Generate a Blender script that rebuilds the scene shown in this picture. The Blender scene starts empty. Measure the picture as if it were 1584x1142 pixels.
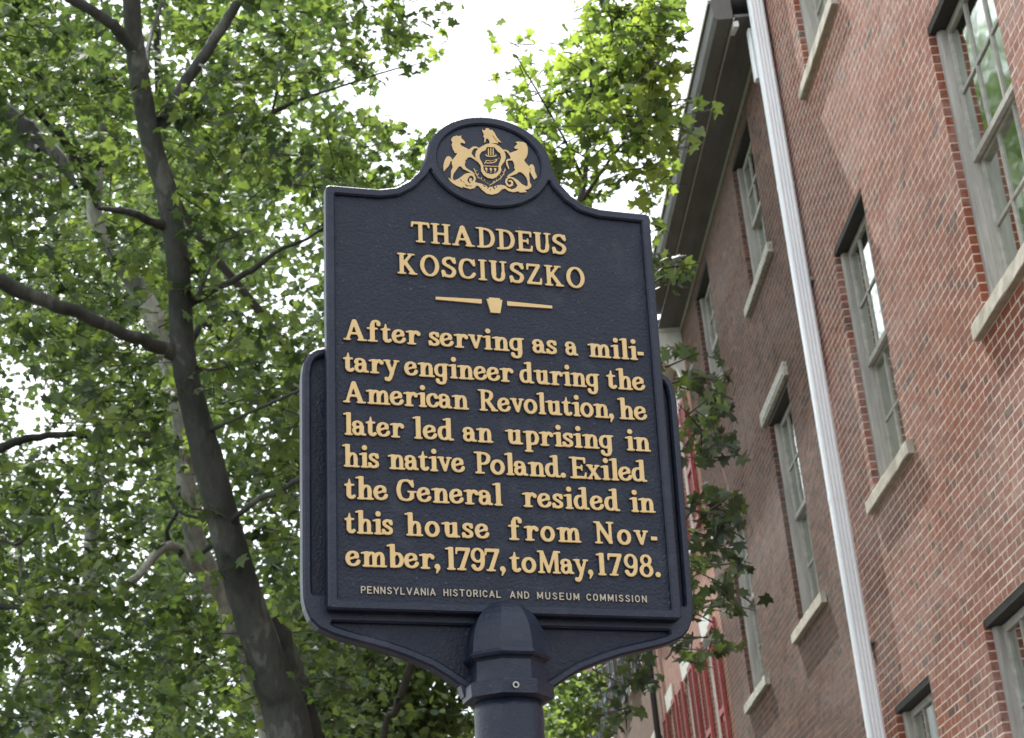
import bpy, math, random
import numpy as np
from mathutils import Vector, Matrix
from mathutils.geometry import tessellate_polygon
SC = bpy.context.scene
COL = SC.collection
random.seed(11); RS = np.random.RandomState(7)
rad = math.radians

# ================= camera, sky, sun, exposure =================
FPX, CX, CY = 2900.0, 792.0, 571.0            # focal length and centre in pixels of the 1584 x 1142 photograph
R = np.array([[0.995060435, -0.0992710007, 0.0], [0.0369441920, 0.370316644, 0.928170626], [-0.0921404268, -0.923585866, 0.372154927]])
CAM = np.array([0.0, 0.0, 1.6])
cam_d = bpy.data.cameras.new('camera'); cam = bpy.data.objects.new('camera', cam_d); COL.objects.link(cam)
cam_d.sensor_width = 36; cam_d.lens = FPX / 1584 * 36; cam_d.clip_start = 0.1; cam_d.clip_end = 2000
cam_d.dof.use_dof = True; cam_d.dof.focus_distance = 3.25; cam_d.dof.aperture_fstop = 18
M = Matrix.Identity(4)
for i in range(3):
    M[i][0] = R[i, 0]; M[i][1] = -R[i, 1]; M[i][2] = -R[i, 2]; M[i][3] = CAM[i]
cam.matrix_world = M
SC.camera = cam

SUN_EL, SUN_AZ = 58.0, -16.0                  # azimuth measured from +Y towards +X
world = bpy.data.worlds.new('World'); SC.world = world; world.use_nodes = True
wt = world.node_tree; wt.nodes.clear()
def wn(t, **k):
    n = wt.nodes.new(t)
    for a, b in k.items(): setattr(n, a, b)
    return n
sky = wn('ShaderNodeTexSky', sky_type='NISHITA', sun_disc=False, sun_elevation=rad(SUN_EL), sun_rotation=rad(SUN_AZ), air_density=1.0, dust_density=1.2, ozone_density=1.0)
geo = wn('ShaderNodeTexCoord'); noi = wn('ShaderNodeTexNoise'); noi.inputs['Scale'].default_value = 2.2; noi.inputs['Detail'].default_value = 5
rmp = wn('ShaderNodeMapRange'); rmp.inputs[1].default_value = .35; rmp.inputs[2].default_value = .65; rmp.inputs[3].default_value = .72; rmp.inputs[4].default_value = .97
mix = wn('ShaderNodeMix', data_type='RGBA'); mix.inputs['B'].default_value = (9.0, 9.2, 9.6, 1)
bg = wn('ShaderNodeBackground'); bg.inputs['Strength'].default_value = 0.13
out = wn('ShaderNodeOutputWorld')
wt.links.new(geo.outputs['Generated'], noi.inputs['Vector']); wt.links.new(noi.outputs['Fac'], rmp.inputs[0])
wt.links.new(rmp.outputs[0], mix.inputs['Factor']); wt.links.new(sky.outputs[0], mix.inputs['A'])
wt.links.new(mix.outputs['Result'], bg.inputs['Color']); wt.links.new(bg.outputs[0], out.inputs[0])
sun_d = bpy.data.lights.new('sun', 'SUN'); sun = bpy.data.objects.new('sun', sun_d); COL.objects.link(sun)
sun_d.energy = 4.5; sun_d.angle = rad(0.8); sun_d.color = (1.0, 0.965, 0.90)
sd = Vector((math.sin(rad(SUN_AZ)) * math.cos(rad(SUN_EL)), math.cos(rad(SUN_AZ)) * math.cos(rad(SUN_EL)), math.sin(rad(SUN_EL))))
sun.rotation_euler = sd.to_track_quat('Z', 'Y').to_euler(); sun.location = (-20, 10, 40)
vs = SC.view_settings; vs.view_transform = 'Standard'; vs.look = 'None'; vs.exposure = 1.05; vs.gamma = 1; vs.use_curve_mapping = False
SC.cycles.use_denoising = True; SC.cycles.max_bounces = 8; SC.cycles.transparent_max_bounces = 8; SC.cycles.sample_clamp_indirect = 6
SC.cycles.transmission_bounces = 4; SC.cycles.diffuse_bounces = 4

# ================= helpers =================
def at(x, y, dist):
    """world point seen at photo pixel (x, y), dist metres ahead of the camera (measured along its axis)"""
    d = R @ np.array([x - CX, y - CY, FPX]); return CAM + d * (dist / FPX)
def tag(o, label=None, cat=None, group=None, kind=None):
    if label: o['label'] = label
    if cat: o['category'] = cat
    if group: o['group'] = group
    if kind: o['kind'] = kind
    return o
def empty(name, loc=(0, 0, 0), rot=None, parent=None):
    o = bpy.data.objects.new(name, None); COL.objects.link(o); o.empty_display_size = .2
    o.location = loc
    if rot is not None: o.rotation_euler = rot
    if parent: o.parent = parent
    return o
def link(name, me, parent=None, loc=None, rot=None):
    o = bpy.data.objects.new(name, me); COL.objects.link(o)
    if parent: o.parent = parent
    if loc is not None: o.location = loc
    if rot is not None: o.rotation_euler = rot
    return o
class MB:
    """collects vertices and faces into one mesh"""
    def __init__(s): s.v, s.f = [], []
    def box(s, x0, x1, y0, y1, z0, z1):
        b = len(s.v)
        s.v += [(x0, y0, z0), (x1, y0, z0), (x1, y1, z0), (x0, y1, z0), (x0, y0, z1), (x1, y0, z1), (x1, y1, z1), (x0, y1, z1)]
        s.f += [(b, b + 3, b + 2, b + 1), (b + 4, b + 5, b + 6, b + 7), (b, b + 1, b + 5, b + 4), (b + 1, b + 2, b + 6, b + 5), (b + 2, b + 3, b + 7, b + 6), (b + 3, b, b + 4, b + 7)]
    def prism(s, pts, a0, a1, axis=0):
        """polygon pts (two coordinates) swept along an axis"""
        b = len(s.v); n = len(pts)
        for a in (a0, a1):
            for p in pts:
                q = list(p); q.insert(axis, a); s.v.append(tuple(q))
        s.f.append(tuple(range(b + n - 1, b - 1, -1))); s.f.append(tuple(range(b + n, b + 2 * n)))
        for i in range(n):
            j = (i + 1) % n; s.f.append((b + i, b + j, b + n + j, b + n + i))
    def lathe(s, prof, n=24, axis='z', c=(0, 0, 0), ph=0.0):
        b = len(s.v)
        for (r, h) in prof:
            for k in range(n):
                a = 2 * math.pi * k / n + ph
                if axis == 'z': s.v.append((c[0] + r * math.cos(a), c[1] + r * math.sin(a), c[2] + h))
                else: s.v.append((c[0] + r * math.sin(a), c[1] + h, c[2] + r * math.cos(a)))
        for i in range(len(prof) - 1):
            for k in range(n):
                k2 = (k + 1) % n; s.f.append((b + i * n + k, b + i * n + k2, b + (i + 1) * n + k2, b + (i + 1) * n + k))
        s.f.append(tuple(b + k for k in range(n))[::-1]); s.f.append(tuple(b + (len(prof) - 1) * n + k for k in range(n)))
    def tube(s, P, rr, n=8, wob=0.0):
        P = [Vector(p) for p in P]; b = len(s.v); up = Vector((0.13, 0.97, 0.2)); m = len(P)
        for i, p in enumerate(P):
            t = (P[min(i + 1, m - 1)] - P[max(i - 1, 0)]).normalized()
            u = t.cross(up).normalized(); w = t.cross(u).normalized()
            for k in range(n):
                a = 2 * math.pi * k / n; r = rr[i] * (1 + wob * random.uniform(-1, 1))
                s.v.append(tuple(p + u * (r * math.cos(a)) + w * (r * math.sin(a))))
        for i in range(m - 1):
            for k in range(n):
                k2 = (k + 1) % n; s.f.append((b + i * n + k, b + i * n + k2, b + (i + 1) * n + k2, b + (i + 1) * n + k))
        s.f.append(tuple(b + k for k in range(n))); s.f.append(tuple(b + (m - 1) * n + k for k in range(n))[::-1])
    def mesh(s, name, mat, smooth=False):
        me = bpy.data.meshes.new(name); me.from_pydata(s.v, [], s.f)
        if mat: me.materials.append(mat)
        if smooth: me.polygons.foreach_set('use_smooth', [True] * len(me.polygons))
        me.update(); return me
    def build(s, name, mat, parent=None, smooth=False, **k):
        return link(name, s.mesh(name, mat, smooth), parent, **k)

# ================= materials =================
def mat(name):
    m = bpy.data.materials.new(name); m.use_nodes = True; nt = m.node_tree
    return m, nt, nt.nodes['Principled BSDF']
def nd(nt, t, **k):
    n = nt.nodes.new(t)
    for a, b in k.items():
        if a.startswith('i_'): n.inputs[a[2:].replace('_', ' ')].default_value = b
        else: setattr(n, a, b)
    return n
def ramp(nt, fac, stops):
    r = nd(nt, 'ShaderNodeValToRGB'); e = r.color_ramp.elements
    while len(e) < len(stops): e.new(.5)
    for q, (p, c) in zip(e, stops): q.position = p; q.color = (*c, 1)
    nt.links.new(fac, r.inputs[0]); return r.outputs[0]
def noise(nt, scale, detail=4, rough=.55, coord='Object', stretch=None):
    tc = nd(nt, 'ShaderNodeTexCoord') if coord != 'Position' else nd(nt, 'ShaderNodeNewGeometry')
    v = tc.outputs[coord]
    if stretch:
        mp = nd(nt, 'ShaderNodeMapping'); mp.inputs['Scale'].default_value = stretch; nt.links.new(v, mp.inputs[0]); v = mp.outputs[0]
    n = nd(nt, 'ShaderNodeTexNoise', i_Scale=scale, i_Detail=detail, i_Roughness=rough); nt.links.new(v, n.inputs['Vector']); return n.outputs['Fac']
def bump(nt, h, bsdf, strength, dist=0.01):
    b = nd(nt, 'ShaderNodeBump', i_Strength=strength, i_Distance=dist); nt.links.new(h, b.inputs['Height']); nt.links.new(b.outputs[0], bsdf.inputs['Normal'])
def plain(name, c0, c1, rough=.6, scale=8, bs=.15, bd=.005, metal=0, coord='Object', stretch=None, spec=.5, detail=5):
    m, nt, b = mat(name); f = noise(nt, scale, detail, .6, coord, stretch)
    nt.links.new(ramp(nt, f, [(.3, c0), (.7, c1)]), b.inputs['Base Color'])
    b.inputs['Roughness'].default_value = rough; b.inputs['Metallic'].default_value = metal; b.inputs['Specular IOR Level'].default_value = spec
    if bs: bump(nt, noise(nt, scale * 3, detail, .6, coord, stretch), b, bs, bd)
    return m
def mixc(nt, fac, a, b, mode='MIX'):
    x = nd(nt, 'ShaderNodeMix', data_type='RGBA', blend_type=mode)
    for s, v in (('Factor', fac), ('A', a), ('B', b)):
        if hasattr(v, 'is_output'): nt.links.new(v, x.inputs[s])
        else: x.inputs[s].default_value = v if s == 'Factor' else (*v, 1)
    return x.outputs['Result']

# painted cast metal of the marker: sand-cast pebbling, scuffs and a little grime
def cast_mat(name, c0, c1, pebble, rough):
    m, nt, b = mat(name)
    big = noise(nt, 7, 5); f = mixc(nt, big, c0, c1)
    sp = noise(nt, 160, 2, .5); spk = ramp(nt, sp, [(.67, (0, 0, 0)), (.75, (1, 1, 1))])
    gr = noise(nt, 14, 6, .7); grr = ramp(nt, gr, [(.52, (0, 0, 0)), (.72, (.35, .35, .35))])
    c = mixc(nt, grr, f, (.05, .06, .075)); c = mixc(nt, spk, c, (.035, .042, .055))
    nt.links.new(c, b.inputs['Base Color'])
    rr = nd(nt, 'ShaderNodeMapRange'); rr.inputs[3].default_value = rough - .1; rr.inputs[4].default_value = rough + .15; nt.links.new(gr, rr.inputs[0]); nt.links.new(rr.outputs[0], b.inputs['Roughness'])
    b.inputs['Specular IOR Level'].default_value = .30
    bump(nt, noise(nt, 190, 3, .6), b, pebble, .0026)
    return m
M_NAVY = cast_mat('navy_cast_paint', (.0034, .0068, .0172), (.0062, .0112, .0255), 1.0, .5)
M_NAVYS = cast_mat('navy_smooth_paint', (.0048, .0090, .0215), (.0082, .0142, .0310), .45, .44)
def gold_mat(name, c0, c1):
    m, nt, b = mat(name); f = noise(nt, 60, 5, .65, 'Position')
    c = mixc(nt, f, c0, c1); d = ramp(nt, noise(nt, 25, 6, .7, 'Position'), [(.55, (0, 0, 0)), (.8, (.5, .5, .5))])
    nt.links.new(mixc(nt, d, c, (.36, .31, .22)), b.inputs['Base Color']); b.inputs['Roughness'].default_value = .5
    bump(nt, noise(nt, 350, 3, .6, 'Position'), b, .25, .0008); return m
M_GOLD = gold_mat('gold_letter_paint', (.44, .298, .122), (.56, .405, .182))
M_PALE = gold_mat('worn_small_letter_paint', (.24, .21, .155), (.38, .34, .27))
M_STEEL = plain('dull_steel', (.16, .16, .14), (.34, .34, .31), .45, 60, .1, .001, metal=.9)
M_DARK = plain('dark_hole', (.01, .01, .01), (.02, .02, .02), .9, 20, 0)

# brick: colour per brick from the "tint" attribute, salt bloom and soot on top
def brick_mat(name, ramp_stops, bloom, sootc):
    m, nt, b = mat(name)
    at_ = nd(nt, 'ShaderNodeAttribute', attribute_name='tint')
    base = ramp(nt, at_.outputs['Fac'], ramp_stops)
    g = noise(nt, 55, 5, .7, 'Position'); base = mixc(nt, g, base, (.20, .115, .085), 'SOFT_LIGHT')
    fine = ramp(nt, noise(nt, 120, 4, .7, 'Position'), [(.35, (.75, .75, .75)), (.7, (1.15, 1.15, 1.15))]); base = mixc(nt, 1.0, base, fine, 'MULTIPLY')
    bl = noise(nt, 1.05, 4, .62, 'Position', (1, .22, .75)); fn = noise(nt, 17, 5, .8, 'Position')
    mm = nd(nt, 'ShaderNodeMath', operation='MULTIPLY'); nt.links.new(bl, mm.inputs[0]); nt.links.new(fn, mm.inputs[1])
    blf = ramp(nt, mm.outputs[0], [(.20, (0, 0, 0)), (.37, (bloom,) * 3)])
    base = mixc(nt, blf, base, (.50, .43, .41))
    so = ramp(nt, noise(nt, 1.0, 5, .7, 'Position', (1, .3, 1)), [(.47, (0, 0, 0)), (.72, (.55, .55, .55))]); base = mixc(nt, so, base, sootc)
    nt.links.new(base, b.inputs['Base Color']); b.inputs['Roughness'].default_value = .88; b.inputs['Specular IOR Level'].default_value = .25
    bump(nt, noise(nt, 90, 5, .75, 'Position'), b, .5, .004); return m
ST1 = [(0.0, (.10, .055, .045)), (.10, (.16, .072, .055)), (.25, (.235, .082, .050)), (.55, (.29, .100, .058)), (.8, (.32, .122, .072)), (1.0, (.35, .17, .115))]
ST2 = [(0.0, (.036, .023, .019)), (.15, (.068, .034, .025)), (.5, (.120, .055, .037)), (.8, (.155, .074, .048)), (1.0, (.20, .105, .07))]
M_BRICK = brick_mat('pink_red_brick', ST1, .40, (.12, .07, .06))
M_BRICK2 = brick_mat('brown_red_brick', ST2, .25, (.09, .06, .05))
M_MORTAR = plain('pale_mortar', (.56, .47, .39), (.72, .62, .53), .95, 30, .4, .004, coord='Position', spec=.2)
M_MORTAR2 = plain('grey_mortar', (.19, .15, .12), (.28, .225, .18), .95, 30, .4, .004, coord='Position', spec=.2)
def far_brick(name, c1, c2, mo):
    m, nt, b = mat(name); tc = nd(nt, 'ShaderNodeTexCoord'); mp = nd(nt, 'ShaderNodeMapping'); mp.inputs['Rotation'].default_value = (rad(-90), 0, 0)
    sx = nd(nt, 'ShaderNodeSeparateXYZ'); cb = nd(nt, 'ShaderNodeCombineXYZ'); nt.links.new(tc.outputs['Object'], sx.inputs[0])
    ad = nd(nt, 'ShaderNodeMath', operation='ADD'); nt.links.new(sx.outputs[0], ad.inputs[0]); nt.links.new(sx.outputs[1], ad.inputs[1])
    nt.links.new(ad.outputs[0], cb.inputs[0]); nt.links.new(sx.outputs[2], cb.inputs[1])
    br = nd(nt, 'ShaderNodeTexBrick', i_Scale=1.0, i_Mortar_Size=.006, i_Brick_Width=.203, i_Row_Height=.0677, i_Mortar_Smooth=.1)
    br.inputs['Color1'].default_value = (*c1, 1); br.inputs['Color2'].default_value = (*c2, 1); br.inputs['Mortar'].default_value = (*mo, 1); nt.links.new(cb.outputs[0], br.inputs['Vector'])
    n = ramp(nt, noise(nt, 3, 6, .7), [(.3, (.8, .8, .8)), (.7, (1.1, 1.1, 1.1))])
    nt.links.new(mixc(nt, 1.0, br.outputs['Color'], n, 'MULTIPLY'), b.inputs['Base Color']); b.inputs['Roughness'].default_value = .9
    bump(nt, br.outputs['Fac'], b, -.6, .004); return m
M_FARB = far_brick('far_orange_brick', (.36, .15, .095), (.28, .11, .075), (.45, .36, .30))
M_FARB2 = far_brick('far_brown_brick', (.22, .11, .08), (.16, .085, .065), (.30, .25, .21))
M_STONE = plain('weathered_sill', (.34, .31, .25), (.52, .485, .41), .85, 9, .5, .006, coord='Position', detail=8)
M_LICH = plain('peeling_white_paint', (.20, .20, .17), (.62, .60, .53), .8, 26, .6, .006, coord='Position', detail=8)
M_FRAME = plain('weathered_grey_frame', (.25, .24, .225), (.42, .405, .38), .65, 6, .3, .004, coord='Position', stretch=(3, 3, .4))
M_SASH = plain('worn_sash_paint', (.26, .25, .23), (.44, .42, .39), .6, 14, .4, .003, coord='Position')
M_HEAD = plain('dark_head_paint', (.014, .013, .012), (.030, .027, .025), .7, 8, .2, .003, coord='Position')
M_SOFFIT = plain('dark_soffit_paint', (.10, .10, .098), (.17, .17, .165), .65, 5, .25, .004, coord='Position', stretch=(1, .3, 1))
M_DRIP = plain('pale_drip_strip', (.34, .34, .31), (.5, .5, .46), .5, 15, .1, .002, coord='Position')
M_WHITE = plain('white_trim_paint', (.58, .58, .54), (.76, .75, .70), .55, 10, .15, .003, coord='Position')
M_SPOUT = plain('white_downspout', (.76, .80, .85), (.86, .89, .92), .35, 3, .05, .002, coord='Position', stretch=(1, 1, .25))
M_RED = plain('red_shutter_paint', (.24, .030, .030), (.36, .055, .048), .5, 9, .15, .003, coord='Position')
M_SLATE = plain('blue_grey_shutter_paint', (.045, .065, .075), (.085, .105, .115), .55, 9, .15, .003, coord='Position')
M_CURT = plain('pale_curtain', (.36, .38, .37), (.55, .57, .56), .9, 4, 0, coord='Position')
M_ROOM = plain('dim_room', (.02, .02, .02), (.04, .04, .038), .95, 3, 0)
M_ROOF = plain('grey_roofing', (.15, .16, .18), (.24, .25, .27), .8, 6, .3, .01, coord='Position')
m, nt, b = mat('window_glass'); nt.nodes.remove(b)
g1 = nd(nt, 'ShaderNodeBsdfGlossy', i_Roughness=.06); g1.inputs['Color'].default_value = (.66, .72, .67, 1); t1 = nd(nt, 'ShaderNodeBsdfTransparent'); t1.inputs['Color'].default_value = (.62, .68, .64, 1)
fr = nd(nt, 'ShaderNodeFresnel', i_IOR=1.6); ms = nd(nt, 'ShaderNodeMixShader')
nt.links.new(fr.outputs[0], ms.inputs[0]); nt.links.new(t1.outputs[0], ms.inputs[1]); nt.links.new(g1.outputs[0], ms.inputs[2])
bp = nd(nt, 'ShaderNodeBump', i_Strength=.35, i_Distance=.01); nt.links.new(noise(nt, 2.2, 2, .5, 'Position'), bp.inputs['Height']); nt.links.new(bp.outputs[0], g1.inputs['Normal'])
nt.links.new(ms.outputs[0], nt.nodes['Material Output'].inputs[0]); M_GLASS = m

def leaf_mat(name, cols, trans=.42):
    m, nt, b = mat(name); a = nd(nt, 'ShaderNodeAttribute', attribute_name='tint')
    c = ramp(nt, a.outputs['Fac'], cols)
    v = noise(nt, 22, 3, .6, 'Position'); c = mixc(nt, v, c, tuple(q * 1.25 for q in cols[1][1]), 'SOFT_LIGHT')
    b.inputs['Roughness'].default_value = .56; b.inputs['Specular IOR Level'].default_value = .35; nt.links.new(c, b.inputs['Base Color'])
    tr = nd(nt, 'ShaderNodeBsdfTranslucent'); tc = mixc(nt, 1.0, c, (1.7, 1.8, .75), 'MULTIPLY'); nt.links.new(tc, tr.inputs['Color'])
    ms = nd(nt, 'ShaderNodeMixShader'); ms.inputs[0].default_value = trans
    nt.links.new(b.outputs[0], ms.inputs[1]); nt.links.new(tr.outputs[0], ms.inputs[2]); nt.links.new(ms.outputs[0], nt.nodes['Material Output'].inputs[0]); return m
GR = [(0.0, (.040, .062, .038)), (.35, (.096, .134, .070)), (.7, (.165, .212, .098)), (1.0, (.255, .30, .125))]
M_LEAF = leaf_mat('sycamore_leaf', GR, .42)
M_LEAF2 = leaf_mat('bright_maple_leaf', [(p, (c[0] * 1.25, c[1] * 1.25, c[2] * 1.1)) for p, c in GR], .5)
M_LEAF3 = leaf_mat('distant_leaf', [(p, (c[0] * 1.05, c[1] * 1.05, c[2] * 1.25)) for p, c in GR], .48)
M_LEAFD = leaf_mat('shaded_leaf', [(p, tuple(q * .68 for q in c)) for p, c in GR], .34)  # leaf greens darkened: the backlit boughs' shade is put into the colour
def bark_mat(name, c0, c1, patch):
    m, nt, b = mat(name); f = noise(nt, 3.2, 6, .6, 'Position', (1, 1, .5)); s = ramp(nt, f, [(.40, c0), (.50, c1), (.56, c1), (.60, patch)])
    g = ramp(nt, noise(nt, 30, 6, .7, 'Position', (1, 1, .25)), [(.3, (.65, .65, .65)), (.7, (1.15, 1.15, 1.15))])
    nt.links.new(mixc(nt, 1.0, s, g, 'MULTIPLY'), b.inputs['Base Color']); b.inputs['Roughness'].default_value = .9
    bump(nt, noise(nt, 16, 8, .7, 'Position', (1, 1, .3)), b, .8, .02); return m
M_BARK = bark_mat('grey_brown_bark', (.019, .022, .018), (.040, .044, .037), (.088, .092, .078))
M_BARKP = bark_mat('pale_mottled_bark', (.13, .135, .11), (.26, .265, .23), (.42, .42, .37))
M_TWIG = plain('dark_twig', (.028, .024, .019), (.05, .042, .034), .9, 20, .2, .003, coord='Position')
# ---------- cast lettering: every glyph is a signed distance field made of strokes ----------
TH, TN, SR = 0.095, 0.056, 0.044
def g_seg(X, Y, x0, y0, x1, y1, r0, r1=None):
    r1 = r0 if r1 is None else r1
    dx, dy = x1 - x0, y1 - y0
    t = np.clip(((X - x0) * dx + (Y - y0) * dy) / max(dx * dx + dy * dy, 1e-12), 0, 1)
    return np.hypot(X - x0 - t * dx, Y - y0 - t * dy) - (r0 + (r1 - r0) * t)
def g_box(X, Y, x0, y0, x1, y1, r=0.02):
    qx = np.abs(X - (x0 + x1) / 2) - ((x1 - x0) / 2 - r); qy = np.abs(Y - (y0 + y1) / 2) - ((y1 - y0) / 2 - r)
    return np.hypot(np.maximum(qx, 0), np.maximum(qy, 0)) + np.minimum(np.maximum(qx, qy), 0) - r
def smin(a, b, k):
    h = np.maximum(k - np.abs(a - b), 0) / k
    return np.minimum(a, b) - h * h * k / 4
def spline(pts, n=8, closed=False):
    P = [np.array(p, float) for p in pts]; m = len(P); out = []
    rng = range(m if closed else m - 1)
    for i in rng:
        p1, p2 = P[i], P[(i + 1) % m]
        p0 = P[i - 1] if (closed or i > 0) else p1 * 2 - p2
        p3 = P[(i + 2) % m] if (closed or i + 2 < m) else p2 * 2 - p1
        for k in range(n):
            t = k / n
            out.append(0.5 * (2 * p1 + (p2 - p0) * t + (2 * p0 - 5 * p1 + 4 * p2 - p3) * t * t + (3 * p1 - p0 - 3 * p2 + p3) * t ** 3))
    if not closed: out.append(P[-1])
    return np.array(out)
class Pen:
    def __init__(s, X, Y, k=0.035): s.X, s.Y, s.k, s.d = X, Y, k, None
    def add(s, d, hard=False):
        s.d = d if s.d is None else (np.minimum(s.d, d) if hard else smin(s.d, d, s.k))
    def seg(s, *a): s.add(g_seg(s.X, s.Y, *a))
    def box(s, *a): s.add(g_box(s.X, s.Y, *a))
    def dot(s, x, y, r): s.add(np.hypot(s.X - x, s.Y - y) - r)
    def curve(s, pts, th=TH, tn=TN, closed=False, raw=False):
        q = np.array(pts, float) if raw else spline(pts, 7, closed)
        if closed: q = np.vstack([q, q[:1]])
        e = np.diff(q[:, :2], axis=0); L = np.hypot(e[:, 0], e[:, 1]) + 1e-9
        vert = np.abs(e[:, 1]) / L
        rr = tn + (th - tn) * vert ** 1.3
        r = np.concatenate([[rr[0]], (rr[1:] + rr[:-1]) / 2, [rr[-1]]])
        if closed: r[0] = r[-1] = (rr[0] + rr[-1]) / 2
        d = None
        for i in range(len(q) - 1):
            di = g_seg(s.X, s.Y, q[i, 0], q[i, 1], q[i + 1, 0], q[i + 1, 1], r[i], r[i + 1])
            d = di if d is None else np.minimum(d, di)
        s.add(d)
    def oval(s, cx, cy, rx, ry, th=TH, tn=TN):
        a = np.linspace(0, 2 * math.pi, 33)[:-1]
        s.curve([(cx + (rx - th) * math.cos(t), cy + (ry - tn) * math.sin(t)) for t in a], th, tn, True)
    def stem(s, x, y0=0.0, y1=1.0, w=TH): s.box(x - w, y0, x + w, y1)
    def foot(s, x, w=0.2, y=0.0, dx=0.0): s.seg(x - w + SR + dx, y + SR, x + w - SR + dx, y + SR, SR)
    def head(s, x, w=0.2, y=1.0): s.seg(x - w + SR, y - SR, x + w - SR, y - SR, SR)
    def flag(s, x, y): s.seg(x - 0.20, y - 0.085, x + 0.02, y - 0.05, 0.045, 0.05)
    def clip(s, y0=None, y1=None):
        if y0 is not None: s.d = np.maximum(s.d, y0 - s.Y)
        if y1 is not None: s.d = np.maximum(s.d, s.Y - y1)
XH = 0.68
def _n(p, x0, x1, last=True):
    p.curve([(x0 + 0.02, XH - 0.26), (x0 + 0.12, XH - 0.12), ((x0 + x1) / 2 + 0.05, XH - 0.075), (x1 - 0.03, XH - 0.14), (x1, XH - 0.30)], TH * .95)
    p.box(x1 - TH, 0, x1 + TH, XH - 0.26); p.foot(x1, 0.19)
def glyph(ch, p):
    if ch == 'A':
        p.seg(0.16, 0.05, 0.43, 0.90, 0.072, 0.085); p.seg(0.78, 0.05, 0.47, 0.90, TH + .015, 0.105); p.seg(0.28, 0.33, 0.66, 0.33, 0.058)
        p.clip(0, None); p.foot(0.14, 0.17); p.foot(0.80, 0.22); return 1.0
    if ch == 'B':
        return 0.7
    if ch == 'C':
        p.curve([(0.72, 0.76), (0.60, 0.90), (0.42, 0.935), (0.22, 0.84), (0.13, 0.5), (0.22, 0.16), (0.42, 0.065), (0.62, 0.12), (0.74, 0.26)]); p.seg(0.745, 0.95, 0.745, 0.68, 0.035, 0.06); return 0.82
    if ch == 'D':
        p.stem(0.22); p.curve([(0.2, 0.93), (0.45, 0.925), (0.66, 0.80), (0.75, 0.5), (0.66, 0.20), (0.45, 0.075), (0.2, 0.07)]); p.foot(0.16, 0.16); p.head(0.13, 0.16); return 0.88
    if ch == 'E':
        p.stem(0.22); p.box(0.2, 0.87, 0.70, 1.0); p.box(0.2, 0.0, 0.72, 0.13); p.box(0.2, 0.45, 0.55, 0.57)
        p.seg(0.68, 0.93, 0.69, 0.74, 0.062, 0.045); p.seg(0.70, 0.07, 0.73, 0.27, 0.062, 0.045); p.seg(0.55, 0.40, 0.55, 0.62, 0.04); p.foot(0.14, 0.14); p.head(0.12, 0.14); return 0.80
    if ch == 'G':
        p.curve([(0.72, 0.76), (0.60, 0.90), (0.42, 0.935), (0.22, 0.84), (0.13, 0.5), (0.22, 0.16), (0.44, 0.065), (0.64, 0.12), (0.71, 0.25)]); p.seg(0.745, 0.95, 0.745, 0.68, 0.035, 0.06)
        p.box(0.62, 0.14, 0.80, 0.44); p.seg(0.55, 0.44, 0.88, 0.44, 0.045); return 0.92
    if ch == 'H':
        p.stem(0.22); p.stem(0.72); p.box(0.2, 0.44, 0.75, 0.56); [p.foot(x, 0.2) or p.head(x, 0.2) for x in (0.22, 0.72)]; return 0.95
    if ch == 'I':
        p.stem(0.22); p.foot(0.22, 0.2); p.head(0.22, 0.2); return 0.44
    if ch == 'K':
        p.stem(0.22); p.seg(0.62, 0.93, 0.28, 0.46, 0.065, 0.07); p.seg(0.38, 0.56, 0.72, 0.06, TH - .005, TH); p.clip(0, 1)
        p.foot(0.22, 0.2); p.head(0.22, 0.2); p.foot(0.72, 0.2); p.head(0.64, 0.17); return 0.93
    if ch == 'M':
        p.seg(0.20, 0.05, 0.22, 0.95, 0.075, 0.075); p.seg(0.24, 0.92, 0.54, 0.10, TH, TH - .01); p.seg(0.54, 0.08, 0.84, 0.92, 0.065, 0.07); p.stem(0.92)
        p.clip(0, 1); p.foot(0.2, 0.17); p.head(0.16, 0.15); p.foot(0.92, 0.2); p.head(0.96, 0.17); return 1.12
    if ch == 'N':
        p.box(0.13, 0.0, 0.27, 1.0); p.seg(0.2, 0.93, 0.74, 0.08, TH, TH); p.box(0.67, 0.0, 0.81, 1.0); p.clip(0, 1)
        p.foot(0.2, 0.18); p.head(0.13, 0.15); p.head(0.74, 0.18); return 0.92
    if ch == 'O':
        p.oval(0.43, 0.5, 0.43, 0.52); return 0.86
    if ch == 'P':
        p.stem(0.22); p.curve([(0.2, 0.935), (0.45, 0.93), (0.61, 0.84), (0.63, 0.68), (0.56, 0.53), (0.42, 0.46), (0.2, 0.46)]); p.foot(0.24, 0.22); p.head(0.12, 0.14); return 0.75
    if ch == 'R':
        p.stem(0.22); p.curve([(0.2, 0.935), (0.45, 0.93), (0.60, 0.85), (0.62, 0.71), (0.55, 0.57), (0.42, 0.50), (0.2, 0.50)]); p.seg(0.44, 0.46, 0.72, 0.08, TH, TH)
        p.clip(0, None); p.foot(0.24, 0.2); p.head(0.12, 0.14); p.foot(0.76, 0.17); return 0.92
    if ch == 'S':
        p.curve([(0.60, 0.78), (0.50, 0.91), (0.34, 0.935), (0.17, 0.84), (0.16, 0.66), (0.34, 0.54), (0.54, 0.42), (0.59, 0.26), (0.48, 0.09), (0.31, 0.065), (0.16, 0.12), (0.10, 0.26)], TH, TN + .015)
        p.seg(0.62, 0.96, 0.62, 0.72, 0.035, 0.055); p.seg(0.08, 0.03, 0.08, 0.28, 0.035, 0.055); return 0.72
    if ch == 'T':
        p.stem(0.42); p.box(0.04, 0.87, 0.80, 1.0); p.seg(0.065, 0.93, 0.04, 0.76, 0.062, 0.045); p.seg(0.775, 0.93, 0.80, 0.76, 0.062, 0.045); p.foot(0.42, 0.22); return 0.84
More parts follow.
